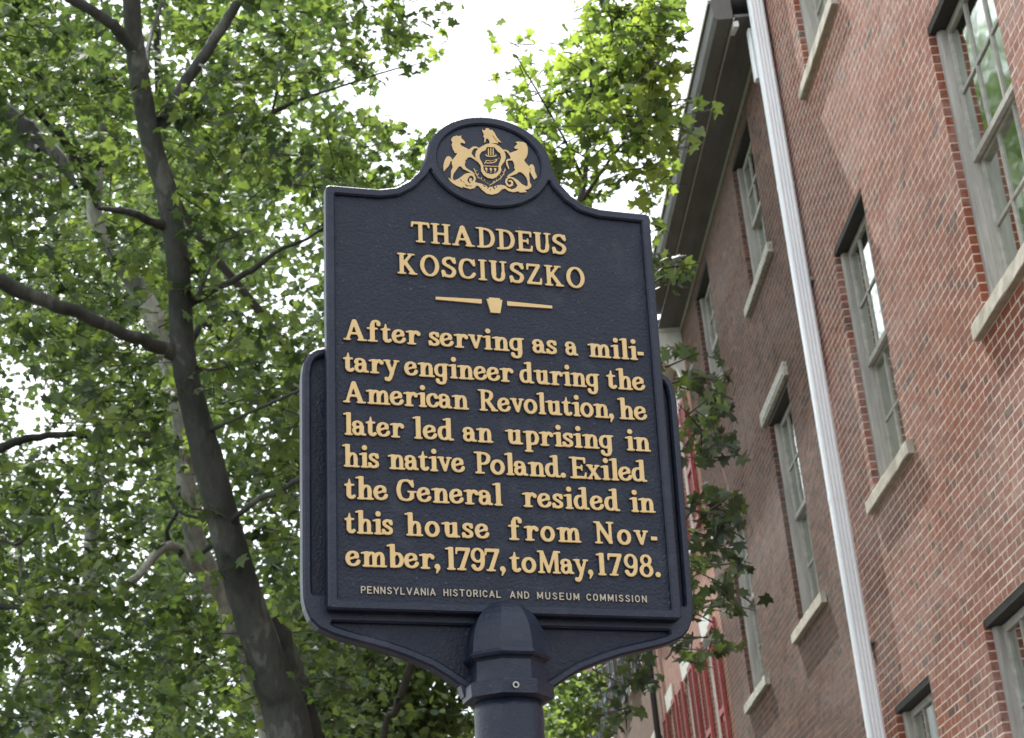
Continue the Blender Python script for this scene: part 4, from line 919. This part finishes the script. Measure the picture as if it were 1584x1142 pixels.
# how thickly leaves cover each 50 px cell of the view, 0 to 9 (rows from the top of the photograph; first three columns and rows lie outside the frame)
G1 = """99999999998877777643214677520000
99999999998877777643214677520000
99999999998877777643214677520000
99999999983666666400057720000000
99999999994466666521468624000000
99999999997645311037998660000000
99999998897334324469999970000000
99999999898356465579999960000000
99999999987757765579868820000000
99999999987765555556677720000000
99999999999755555556665520000000
99999999999765555555555500000000
99999999999985555555555500000000
99999999999985555555555500000000
99959999999995555555555500000000
99937999999995555555555500000000
99946999999995555555555500000000
99969999999995555555555500000000
99999999999995555555555500000000
99999999999995555555555500000000
99989999999995555555555500000000
99999999999995555555555500000000
99999999999998888888777700000000
99969999999999999888888800000000
99989999999999999888888700000000
99999999999999999888888700000000
99999999999999999888888700000000""".split()
GA = np.array([[int(q) for q in s_] for s_ in G1], float)
def cover(x, y):
    c = np.clip(x / 50 + 3 - .5, 0, 30.99); r = np.clip(y / 50 + 3 - .5, 0, len(G1) - 1.001)
    g = GA; ci, ri = c.astype(int), r.astype(int); u, v = c - ci, r - ri
    return (g[ri, ci] * (1 - u) + g[ri, ci + 1] * u) * (1 - v) + (g[ri + 1, ci] * (1 - u) + g[ri + 1, ci + 1] * u) * v
HOLES = [(388, 42, 46, 30), (545, 158, 90, 26), (440, 208, 40, 14), (425, 120, 16, 12), (250, 92, 8, 8), (190, 118, 12, 8), (365, 300, 22, 30), (345, 235, 14, 10), (372, 345, 14, 14), (482, 330, 18, 22), (28, 585, 30, 26), (78, 610, 14, 18), (40, 640, 44, 22), (100, 668, 24, 18), (25, 500, 12, 12), (15, 895, 16, 12), (20, 1000, 24, 20), (35, 1040, 26, 18), (350, 1075, 10, 8), (640, 195, 34, 24), (600, 250, 12, 10), (880, 235, 14, 16), (905, 265, 14, 12), (935, 300, 16, 10), (965, 215, 10, 10), (985, 190, 10, 8), (850, 115, 22, 10), (905, 60, 8, 8), (640, 20, 22, 12), (500, 105, 14, 14), (560, 70, 14, 10), (470, 60, 14, 8)]
CLEAR = [([(452, 1142), (385, 950), (346, 810), (309, 660)], 42, .85), ([(281, 560), (278, 450), (258, 300), (224, 170), (203, -60)], 22, .93), ([(268, 548), (190, 514), (60, 462), (-10, 432)], 14, .75),
         ([(250, 190), (302, 106), (376, -10)], 12, .85), ([(216, 92), (160, 28), (104, -6)], 12, .85), ([(0, 162), (75, 226), (118, 290)], 13, .8), ([(66, 180), (132, 265)], 9, .6), ([(258, 352), (205, 330)], 9, .8),
         ([(262, 540), (222, 460), (190, 410), (150, 335)], 17, .85), ([(350, 950), (300, 880), (262, 845), (195, 905)], 14, .85), ([(330, 900), (300, 820)], 12, .7), ([(305, 462), (365, 432), (430, 388)], 7, .6), ([(0, 692), (110, 672)], 8, .6), ([(50, 1150), (120, 960)], 18, .5), ([(372, 212), (460, 156)], 6, .7)]
def corridor(x, y):
    """how open the crown is round the limbs that show through it"""
    f = np.ones(x.shape)
    for pl_, w, a in CLEAR:
        for (ax, ay), (bx_, by_) in zip(pl_, pl_[1:]):
            dx, dy = bx_ - ax, by_ - ay; t = np.clip(((x - ax) * dx + (y - ay) * dy) / (dx * dx + dy * dy), 0, 1)
            f = np.where(np.hypot(x - ax - t * dx, y - ay - t * dy) < w, np.minimum(f, 1 - a), f)
    return f
def lumps(C, k=1.0, seed=0):
    rs = np.random.RandomState(seed + 500); v = np.zeros(len(C))
    for f, a in ((1.6, 1), (3.1, .8), (5.7, .6)):
        for _ in range(3): d = rs.normal(size=3); d /= np.linalg.norm(d); v += a * np.sin(C @ d * f * k * 2.2 + rs.uniform(0, 6.28))
    return v / 2.2
def scatter(n, d0, d1, x0, x1, y0, y1, spread, per, power=1.0, seed=0, hole=.9, sky=1.0, clear=True, flat=None):
    """sprig centres drawn inside the crown's volume, then per leaves round each"""
    rs = np.random.RandomState(seed); pts = []
    while sum(len(p) for p in pts) < n:
        m = n * 3; x = rs.uniform(x0, x1, m); y = rs.uniform(y0, y1, m); pr = np.full(m, flat) if flat else (cover(x, y) / 9) ** power * sky
        for (hx, hy, rx, ry) in HOLES: pr = np.where(((x - hx) / rx) ** 2 + ((y - hy) / ry) ** 2 < 1, pr * (1 - hole), pr)
        d = rs.uniform(d0, d1, m); W = (R @ np.vstack([(x - CX) * d / FPX, (y - CY) * d / FPX, d])).T
        pr = pr * np.clip(.55 + .62 * lumps(W, 1.0 if d0 < 20 else .6, seed), .04, 1)
        if clear: pr = pr * corridor(x, y)
        keep = rs.uniform(size=m) < pr; pts.append(np.stack([x[keep], y[keep], d[keep]], 1))
    q = np.vstack(pts)[:n]; d = q[:, 2]
    C = (R @ np.vstack([(q[:, 0] - CX) * d / FPX, (q[:, 1] - CY) * d / FPX, d])).T + CAM
    dr = rs.normal(size=(n, 3)); dr[:, 2] *= .4; dr /= np.linalg.norm(dr, axis=1)[:, None]
    t = rs.uniform(-1, 1, (n, per, 1)); P = C[:, None] + dr[:, None] * t * spread + rs.normal(size=(n, per, 3)) * spread * .33
    return C, dr, P.reshape(-1, 3)
def tints(n_s, per, lo, hi, rs, jit=.16):
    return np.clip(np.repeat(rs.uniform(lo, hi, n_s), per) + rs.normal(size=n_s * per) * jit, 0, 1)
def limb(path, dist, m, name, parent, n=9, d1=None, seg=5, wob=.05):
    """path rows: pixel x, pixel y, pixel width (, extra depth)"""
    k = len(path); Q = []
    for i, p in enumerate(path):
        d = dist + ((d1 - dist) * i / max(k - 1, 1) if d1 else 0); w = at(p[0], p[1], d); Q.append((*w, p[2] * .5 * d / FPX))
    S = spline(Q, seg); mb = MB(); jit = [RS.normal(size=3) * .12 * q[3] for q in S]
    mb.tube([tuple(q[:3] + j) for q, j in zip(S, jit)], [max(q[3], .002) for q in S], n, wob)
    return mb.build(name, m, parent, smooth=True)
def rooted(path, dist):
    """carries a trunk that leaves the frame at the bottom down to the ground"""
    a = at(path[0][0], path[0][1], dist); b = at(path[1][0], path[1][1], dist); t = (b - a) / (b[2] - a[2] + 1e-9); r = path[0][2] * .5 * dist / FPX
    return a, t * .35 + np.array([0, 0, .65]), r
def trunk(path, dist, m, parent, n=14, wob=.035):
    a, t, r = rooted(path, dist); h = a[2]; Q = []
    for k, f in ((0, 1.55), (.25, 1.25), (.6, 1.12)): z = h * k; Q.append((a[0] - t[0] * (h - z), a[1] - t[1] * (h - z), z - .15, r * f))
    for p in path: Q.append((*at(p[0], p[1], dist), p[2] * .5 * dist / FPX))
    S = spline(Q, 6); mb = MB(); mb.tube([tuple(q[:3]) for q in S], [max(q[3], .003) for q in S], n, wob); return mb.build('trunk', m, parent, smooth=True)
def tree(name, label, base):
    o = empty(name, tuple(base)); tag(o, label, 'tree', 'trees round the marker'); return o
def crown(parent, C, dr, P, size, tint, m, spread, simple=False, twigs=True, single=0, upw=.55):
    off = np.array(parent.location); P = P - off; C = C - off
    if single:      # the largest leaves as objects of their own
        d = np.linalg.norm(P + off - CAM, axis=1) / size; idx = np.argsort(d)[:single]; rest = np.setdiff1d(np.arange(len(P)), idx); ax, ay, az = rot_frames(single, upw); pr = []
        for k in range(6):
            me = bpy.data.meshes.new('leaf'); me.from_pydata([tuple(v) for v in LV], [], [tuple(int(q) for q in f) for f in LF]); a = me.attributes.new('tint', 'FLOAT', 'POINT'); a.data.foreach_set('value', [(k + .5) / 6] * len(LV)); me.materials.append(m); pr.append(me)
        for j, i in enumerate(idx):
            o = bpy.data.objects.new('leaf', pr[min(5, int(tint[i] * 6))]); COL.objects.link(o); o.parent = parent; s = size[i]
            Mx = Matrix(((ax[j][0] * s, ay[j][0] * s, az[j][0] * s, P[i][0]), (ax[j][1] * s, ay[j][1] * s, az[j][1] * s, P[i][1]), (ax[j][2] * s, ay[j][2] * s, az[j][2] * s, P[i][2]), (0, 0, 0, 1))); o.matrix_local = Mx
        P, size, tint = P[rest], size[rest], tint[rest]
    o = link('crown', leaves_mesh('crown', P, size, tint, m, simple, upw), parent); tag(o, kind='stuff')
    if twigs:
        n = len(C); e0 = C - dr * spread * 1.1; e1 = C + dr * spread * 1.1; u = np.cross(dr, np.array([.2, .1, 1.0])); u /= np.linalg.norm(u, axis=1)[:, None]; w = np.cross(dr, u)
        V = []
        for e, r_ in ((e0, .0065), (e1, .002)):
            for k in range(3): a = 2 * math.pi * k / 3; V.append(e + (u * math.cos(a) + w * math.sin(a)) * r_)
        V = np.stack(V, 1).reshape(-1, 3); F = []
        for k in range(3): k2 = (k + 1) % 3; F.append((k, k2, 3 + k2, 3 + k))
        F = (np.array(F)[None] + (np.arange(n) * 6)[:, None, None]).reshape(-1, 4)
        me = bpy.data.meshes.new('twigs'); me.from_pydata(V.tolist(), [], F.tolist()); me.materials.append(M_TWIG); o = link('twigs', me, parent); tag(o, kind='stuff')
def reloc(root):
    """children were built in world space: shift them under the tree's base"""
    for c in root.children:
        if c.type == 'MESH' and c.name.split('.')[0] in ('trunk', 'branch'):
            c.location = tuple(-Vector(root.location))

# --- main sycamore ---
D1 = 13.0
T = tree('sycamore_tree', 'nearest grey trunked sycamore left of the marker, forking high into the canopy', at(470, 1142, D1) * np.array([1, 1, 0]))
trunk([(448, 1142, 72), (421, 1050, 62), (388, 950, 55), (363, 870, 53), (344, 800, 51), (326, 730, 50), (308, 660, 44), (289, 585, 39), (281, 520, 38), (278, 450, 36), (272, 380, 36), (258, 300, 34), (240, 240, 33), (224, 170, 32), (212, 95, 31), (205, 30, 28), (203, -60, 26), (210, -160, 20), (225, -260, 12)], D1, M_BARK, T)
for P_, dd in (([(268, 548, 26), (232, 532, 21), (190, 514, 20), (130, 488, 21), (60, 462, 22), (-10, 432, 24), (-90, 400, 16)], 11.6), ([(250, 190, 22), (272, 152, 19), (302, 106, 18), (338, 52, 17), (376, -10, 15), (420, -90, 10)], 14.0),
               ([(216, 92, 18), (190, 56, 20), (160, 28, 18), (104, -6, 16), (40, -50, 10)], 12.6), ([(258, 352, 18), (232, 342, 14), (205, 330, 12), (172, 324, 9), (150, 322, 5)], 12.4), ([(280, 470, 20), (305, 462, 15), (330, 448, 11), (365, 432, 10), (400, 410, 9), (430, 388, 6), (470, 372, 5), (505, 350, 4)], 13.6),
               ([(310, 668, 14), (350, 655, 5), (400, 632, 6), (440, 614, 6), (470, 602, 5), (540, 580, 4)], 12.4), ([(348, 812, 14), (365, 800, 9), (400, 772, 10), (430, 762, 9), (462, 742, 9), (520, 720, 7)], 12.4), ([(222, 110, 12), (232, 60, 7), (245, 20, 7), (262, -20, 5)], 14.5),
               ([(305, 462, 8), (318, 430, 5), (335, 395, 4), (352, 370, 3)], 13.8), ([(285, 560, 9), (320, 572, 5), (360, 566, 4), (410, 560, 3)], 13.0), ([(340, 790, 12), (310, 800, 6), (275, 790, 6), (255, 760, 4)], 13.0)):
    limb(P_, D1, M_BARK, 'branch', T, d1=dd)
limb([(420, 960, 30), (444, 1020, 44), (462, 1090, 52), (478, 1180, 58)], D1 + .35, M_BARK, 'branch', T)
reloc(T)
C, dr, P = scatter(1000, 12.6, 15.6, -150, 560, -150, 1200, .17, 8, 1.0, 1); rs = np.random.RandomState(5)
crown(T, C, dr, P, rs.uniform(.065, .120, len(P)), tints(1000, 8, .1, .75, rs), M_LEAF, .17, single=280)

# --- pale limbed sycamore behind it ---
D2 = 17.5
T = tree('sycamore_tree', 'pale mottled sycamore standing directly behind the nearest trunk', at(440, 1142, D2) * np.array([1, 1, 0]))
trunk([(425, 1142, 48), (405, 1080, 46), (380, 1010, 44), (350, 950, 40), (325, 890, 36), (303, 840, 32), (290, 770, 30), (285, 700, 30), (276, 620, 30), (262, 560, 32), (246, 510, 34), (222, 460, 32), (190, 410, 28), (162, 365, 26), (146, 330, 24), (150, 270, 20), (160, 200, 16), (175, 120, 12)], D2, M_BARKP, T)
for P_, dd in (([(352, 950, 26), (330, 920, 24), (300, 880, 20), (275, 850, 17), (262, 845, 15), (240, 858, 14), (220, 885, 13), (195, 905, 11), (168, 918, 7)], 16.8), ([(262, 845, 13), (258, 820, 7), (275, 790, 6), (276, 752, 7)], 17.2), ([(282, 866, 9), (305, 862, 9), (330, 840, 9)], 17.0), ([(270, 600, 12), (300, 520, 10), (318, 500, 12), (340, 525, 8)], 18.0)):
    limb(P_, D2, M_BARKP if P_[0][2] > 20 else M_BARK, 'branch', T, d1=dd)
reloc(T)
C, dr, P = scatter(1150, 17.7, 21.0, -160, 620, -150, 1220, .22, 8, 1.0, 2); rs = np.random.RandomState(6)
crown(T, C, dr, P, rs.uniform(.06, .11, len(P)), tints(1150, 8, .05, .8, rs), M_LEAF, .22)

# --- dark limbs entering from the left edge ---
D3 = 15.0
T = tree('sycamore_tree', 'dark limbed sycamore whose boughs enter from the left edge', at(-260, 1142, D3) * np.array([1, 1, 0]))
trunk([(-250, 1142, 90), (-230, 900, 80), (-190, 700, 70), (-150, 500, 56), (-120, 300, 44), (-110, 120, 30), (-90, -60, 18)], D3, M_BARK, T)
for P_, dd in (([(-130, 40, 36), (-60, 110, 30), (0, 162, 24), (40, 196, 24), (75, 226, 22), (100, 258, 18), (118, 290, 8)], 14.0), ([(-140, 60, 26), (10, 182, 20), (45, 224, 16), (60, 232, 8)], 14.4), ([(40, 150, 10), (66, 180, 13), (90, 205, 13), (112, 240, 13), (132, 265, 12), (150, 320, 8)], 16), ([(-140, 250, 12), (0, 241, 5), (50, 244, 5), (90, 258, 6)], 14),
               ([(-150, 740, 26), (-60, 710, 20), (0, 692, 15), (50, 678, 12), (110, 672, 10), (150, 676, 8), (200, 660, 7)], 15.6), ([(-180, 820, 24), (-60, 830, 14), (0, 835, 7), (30, 840, 5), (70, 800, 5), (98, 760, 4)], 14), ([(-170, 960, 20), (-40, 940, 12), (40, 940, 8), (90, 938, 7), (130, 925, 4)], 14), ([(30, 835, 7), (32, 880, 5), (30, 920, 4)], 14.2)):
    limb(P_, D3, M_BARK, 'branch', T, d1=dd)
reloc(T)
C, dr, P = scatter(430, 14.8, 18.0, -160, 260, -150, 1200, .2, 8, 1.0, 3); rs = np.random.RandomState(7)
crown(T, C, dr, P, rs.uniform(.06, .11, len(P)), tints(430, 8, .1, .7, rs), M_LEAF, .2)

# --- leaning pale trunk bottom left ---
D4 = 24.0
T = tree('leaning_tree', 'pale leaning tree low at the left, trunk forking towards the upper right', at(30, 1142, D4) * np.array([1, 1, 0]))
trunk([(50, 1160, 46), (72, 1080, 42), (100, 1010, 36), (120, 960, 30), (140, 900, 26), (142, 820, 22), (150, 760, 18), (160, 700, 12)], D4, M_BARKP, T)
for P_ in ([(90, 1040, 22), (105, 990, 24), (125, 950, 22), (150, 900, 12), (190, 850, 8), (230, 800, 6)], [(5, 1140, 14), (20, 1080, 12), (45, 1030, 9), (80, 1000, 6), (120, 1000, 4), (150, 1020, 4)]): limb(P_, D4, M_BARKP, 'branch', T)
reloc(T)
C, dr, P = scatter(700, 21, 26, -170, 420, 350, 1220, .28, 9, 1.0, 4); rs = np.random.RandomState(8)
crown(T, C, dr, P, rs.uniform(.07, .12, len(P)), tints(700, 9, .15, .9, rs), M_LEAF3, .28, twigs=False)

# --- overhanging bough upper left to centre ---
D6 = 12.0
T = tree('sycamore_tree', 'slender limbed sycamore reaching over the top of the picture to the right', at(590, 1142, D6 + 6) * np.array([1, 1, 0]))
Dq = 18.0
trunk([(592, 1150, 10), (612, 1100, 12), (632, 1040, 13), (640, 990, 13), (625, 900, 13), (580, 760, 13), (500, 620, 13), (400, 480, 13), (310, 370, 12), (268, 300, 10)], Dq, M_TWIG, T)
for P_ in ([(268, 300, 9), (300, 270, 8), (335, 238, 8), (372, 212, 10), (400, 196, 11), (428, 172, 9), (460, 156, 6), (520, 136, 4), (600, 110, 3), (650, 98, 2)], [(300, 272, 7), (320, 230, 5), (330, 190, 4)], [(420, 180, 5), (432, 130, 4), (450, 90, 3)], [(420, 22, 4), (455, 18, 4), (490, 24, 4), (520, 44, 3), (545, 52, 2)], [(376, 12, 5), (420, 16, 4), (450, 20, 3)], [(340, 290, 8), (372, 240, 7), (395, 205, 8)]): limb(P_, Dq, M_TWIG, 'branch', T, n=6)
reloc(T)
C, dr, P = scatter(430, 16.5, 19.5, 300, 700, -150, 345, .17, 8, 1.5, 9, hole=1.0); rs = np.random.RandomState(10)
crown(T, C, dr, P, rs.uniform(.07, .12, len(P)), tints(430, 8, .1, .7, rs), M_LEAF2, .17)

# --- maple crown behind the marker's top ---
D5 = 12.5
T = tree('maple_tree', 'bright green maple rising behind the top of the marker beside the eaves', at(805, 1142, D5) * np.array([1, 1, 0]))
trunk([(800, 1160, 42), (802, 1000, 40), (815, 800, 36), (835, 600, 30), (862, 450, 24), (890, 340, 14), (903, 285, 9), (908, 240, 7), (912, 180, 5), (915, 90, 4)], D5, M_BARK, T)
for P_ in ([(860, 460, 14), (830, 360, 10), (815, 300, 6), (800, 220, 4)], [(895, 320, 8), (935, 260, 5), (975, 210, 4), (1030, 170, 3)], [(903, 280, 6), (870, 210, 4), (830, 140, 3), (800, 90, 2)], [(868, 440, 12), (940, 400, 9), (1000, 362, 5), (1022, 355, 3), (1040, 362, 2)]): limb(P_, D5, M_TWIG, 'branch', T, n=6, d1=D5 - .5)
reloc(T)
C, dr, P = scatter(300, 11.6, 13.6, 775, 1045, -20, 325, .14, 7, 2.0, 12, hole=.97); rs = np.random.RandomState(13)
Cb, db, Pb = scatter(300, 11.8, 14.0, 720, 985, 350, 880, .16, 7, seed=15, flat=.8); C, dr, P = np.vstack([C, Cb]), np.vstack([dr, db]), np.vstack([P, Pb])
crown(T, C, dr, P, rs.uniform(.06, .105, len(P)), tints(600, 7, .25, 1.0, rs), M_LEAF2, .14, single=200)

# --- leafy boughs hanging between the marker and the brick houses ---
D7 = 9.6
T = tree('maple_tree', 'dark maple with hanging boughs between the marker and the brick wall', at(790, 1142, D7) * np.array([1, 1, 0]))
trunk([(792, 1160, 34), (794, 1000, 32), (810, 850, 28), (835, 750, 22), (870, 690, 16), (910, 650, 10)], D7, M_TWIG, T)
for P_ in ([(835, 750, 16), (900, 690, 11), (960, 640, 8), (1020, 600, 5), (1075, 585, 3), (1110, 590, 2)], [(835, 760, 12), (930, 770, 9), (1010, 770, 6), (1075, 790, 4), (1130, 800, 3)], [(825, 800, 12), (920, 860, 9), (1010, 890, 6), (1080, 880, 4), (1140, 870, 2)], [(830, 780, 12), (900, 900, 9), (980, 960, 6), (1050, 985, 4), (1110, 985, 2)], [(960, 950, 5), (985, 1010, 3), (1000, 1060, 2)], [(905, 650, 9), (960, 520, 6), (1010, 440, 4), (1050, 420, 2)], [(900, 900, 6), (915, 990, 4), (930, 1080, 3)]): limb(P_, D7, M_TWIG, 'branch', T, n=6)
reloc(T)
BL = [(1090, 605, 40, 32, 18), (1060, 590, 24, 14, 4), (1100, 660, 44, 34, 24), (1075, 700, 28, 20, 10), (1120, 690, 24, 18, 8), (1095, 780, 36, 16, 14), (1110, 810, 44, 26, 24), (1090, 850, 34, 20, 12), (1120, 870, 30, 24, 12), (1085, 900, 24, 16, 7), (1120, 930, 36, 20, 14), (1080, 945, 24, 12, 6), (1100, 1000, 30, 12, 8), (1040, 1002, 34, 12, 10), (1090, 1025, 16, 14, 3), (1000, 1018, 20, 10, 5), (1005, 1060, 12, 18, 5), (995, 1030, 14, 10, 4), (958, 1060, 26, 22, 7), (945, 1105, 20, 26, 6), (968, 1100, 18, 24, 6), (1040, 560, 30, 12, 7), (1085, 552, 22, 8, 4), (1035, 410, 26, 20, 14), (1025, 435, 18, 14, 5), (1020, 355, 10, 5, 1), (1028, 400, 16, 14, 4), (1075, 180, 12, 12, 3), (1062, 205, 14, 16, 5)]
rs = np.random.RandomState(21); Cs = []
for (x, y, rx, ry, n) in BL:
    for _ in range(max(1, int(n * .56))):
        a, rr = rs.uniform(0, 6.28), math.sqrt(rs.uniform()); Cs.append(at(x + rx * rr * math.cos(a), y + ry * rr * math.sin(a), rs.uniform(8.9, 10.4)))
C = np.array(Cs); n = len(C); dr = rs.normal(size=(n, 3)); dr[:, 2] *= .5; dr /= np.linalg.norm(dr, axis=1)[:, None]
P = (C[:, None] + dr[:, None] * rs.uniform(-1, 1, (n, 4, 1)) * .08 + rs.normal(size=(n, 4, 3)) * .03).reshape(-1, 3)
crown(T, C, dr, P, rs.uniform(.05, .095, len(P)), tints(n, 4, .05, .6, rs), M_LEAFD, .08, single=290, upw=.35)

# --- distant trees across the square ---
FT = [('mid green tree filling the gap under the marker left of the post', 600, 1150, 27, 1500, (420, 800, 900, 1230)), ('sunlit pale green tree seen between the post and the far houses', 878, 1150, 34, 260, (838, 912, 975, 1230)),
      ('hazy tall tree behind the canopy at far left', 60, 1150, 33, 1500, (-180, 330, 150, 1230)), ('hazy tall tree behind the canopy near the marker', 430, 1150, 31, 1550, (240, 620, 200, 1230))]
for k, (lab, bx_, by_, dd, n, (x0, x1, y0, y1)) in enumerate(FT):
    T = tree('distant_tree', lab, at(bx_, by_, dd + 2) * np.array([1, 1, 0]))
    trunk([(bx_, 1170, 20), (bx_ + 6, 1000, 16), (bx_ - 4, 800, 12) if k != 1 else (bx_ + 3, 1100, 8)], dd + 2, M_BARK, T, n=8); reloc(T)
    C, dr, P = scatter(n, dd - 2.5, dd + 3, x0, x1, y0, y1, .34, 9, 1.0 if k != 1 else .5, 30 + k, hole=.85, clear=False)
    rs = np.random.RandomState(40 + k)
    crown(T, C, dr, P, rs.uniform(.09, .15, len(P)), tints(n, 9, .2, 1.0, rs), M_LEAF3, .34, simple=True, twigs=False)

# --- street tree over the road whose canopy the window panes mirror ---
T = tree('street_tree', 'tall street tree far down the road, its crown above the top left of the picture', (-7.0, 34.0, 0))
mb = MB(); mb.tube([(0, 0, -.2), (.05, 0, 2), (0, .2, 8), (.3, .1, 15), (.2, 0, 24)], [.42, .34, .28, .22, .06], 12, .03); mb.build('trunk', M_BARK, T, smooth=True)
rs = np.random.RandomState(77); n = 1500; q = rs.normal(size=(n, 3)); q /= np.linalg.norm(q, axis=1)[:, None]; q *= rs.uniform(.45, 1, (n, 1)) ** .5 * np.array([4.6, 8.0, 6.0])
C = q + np.array([-7.2, 34.0, 25.0]); dr = rs.normal(size=(n, 3)); dr /= np.linalg.norm(dr, axis=1)[:, None]
P = (C[:, None] + rs.normal(size=(n, 9, 3)) * .30).reshape(-1, 3)
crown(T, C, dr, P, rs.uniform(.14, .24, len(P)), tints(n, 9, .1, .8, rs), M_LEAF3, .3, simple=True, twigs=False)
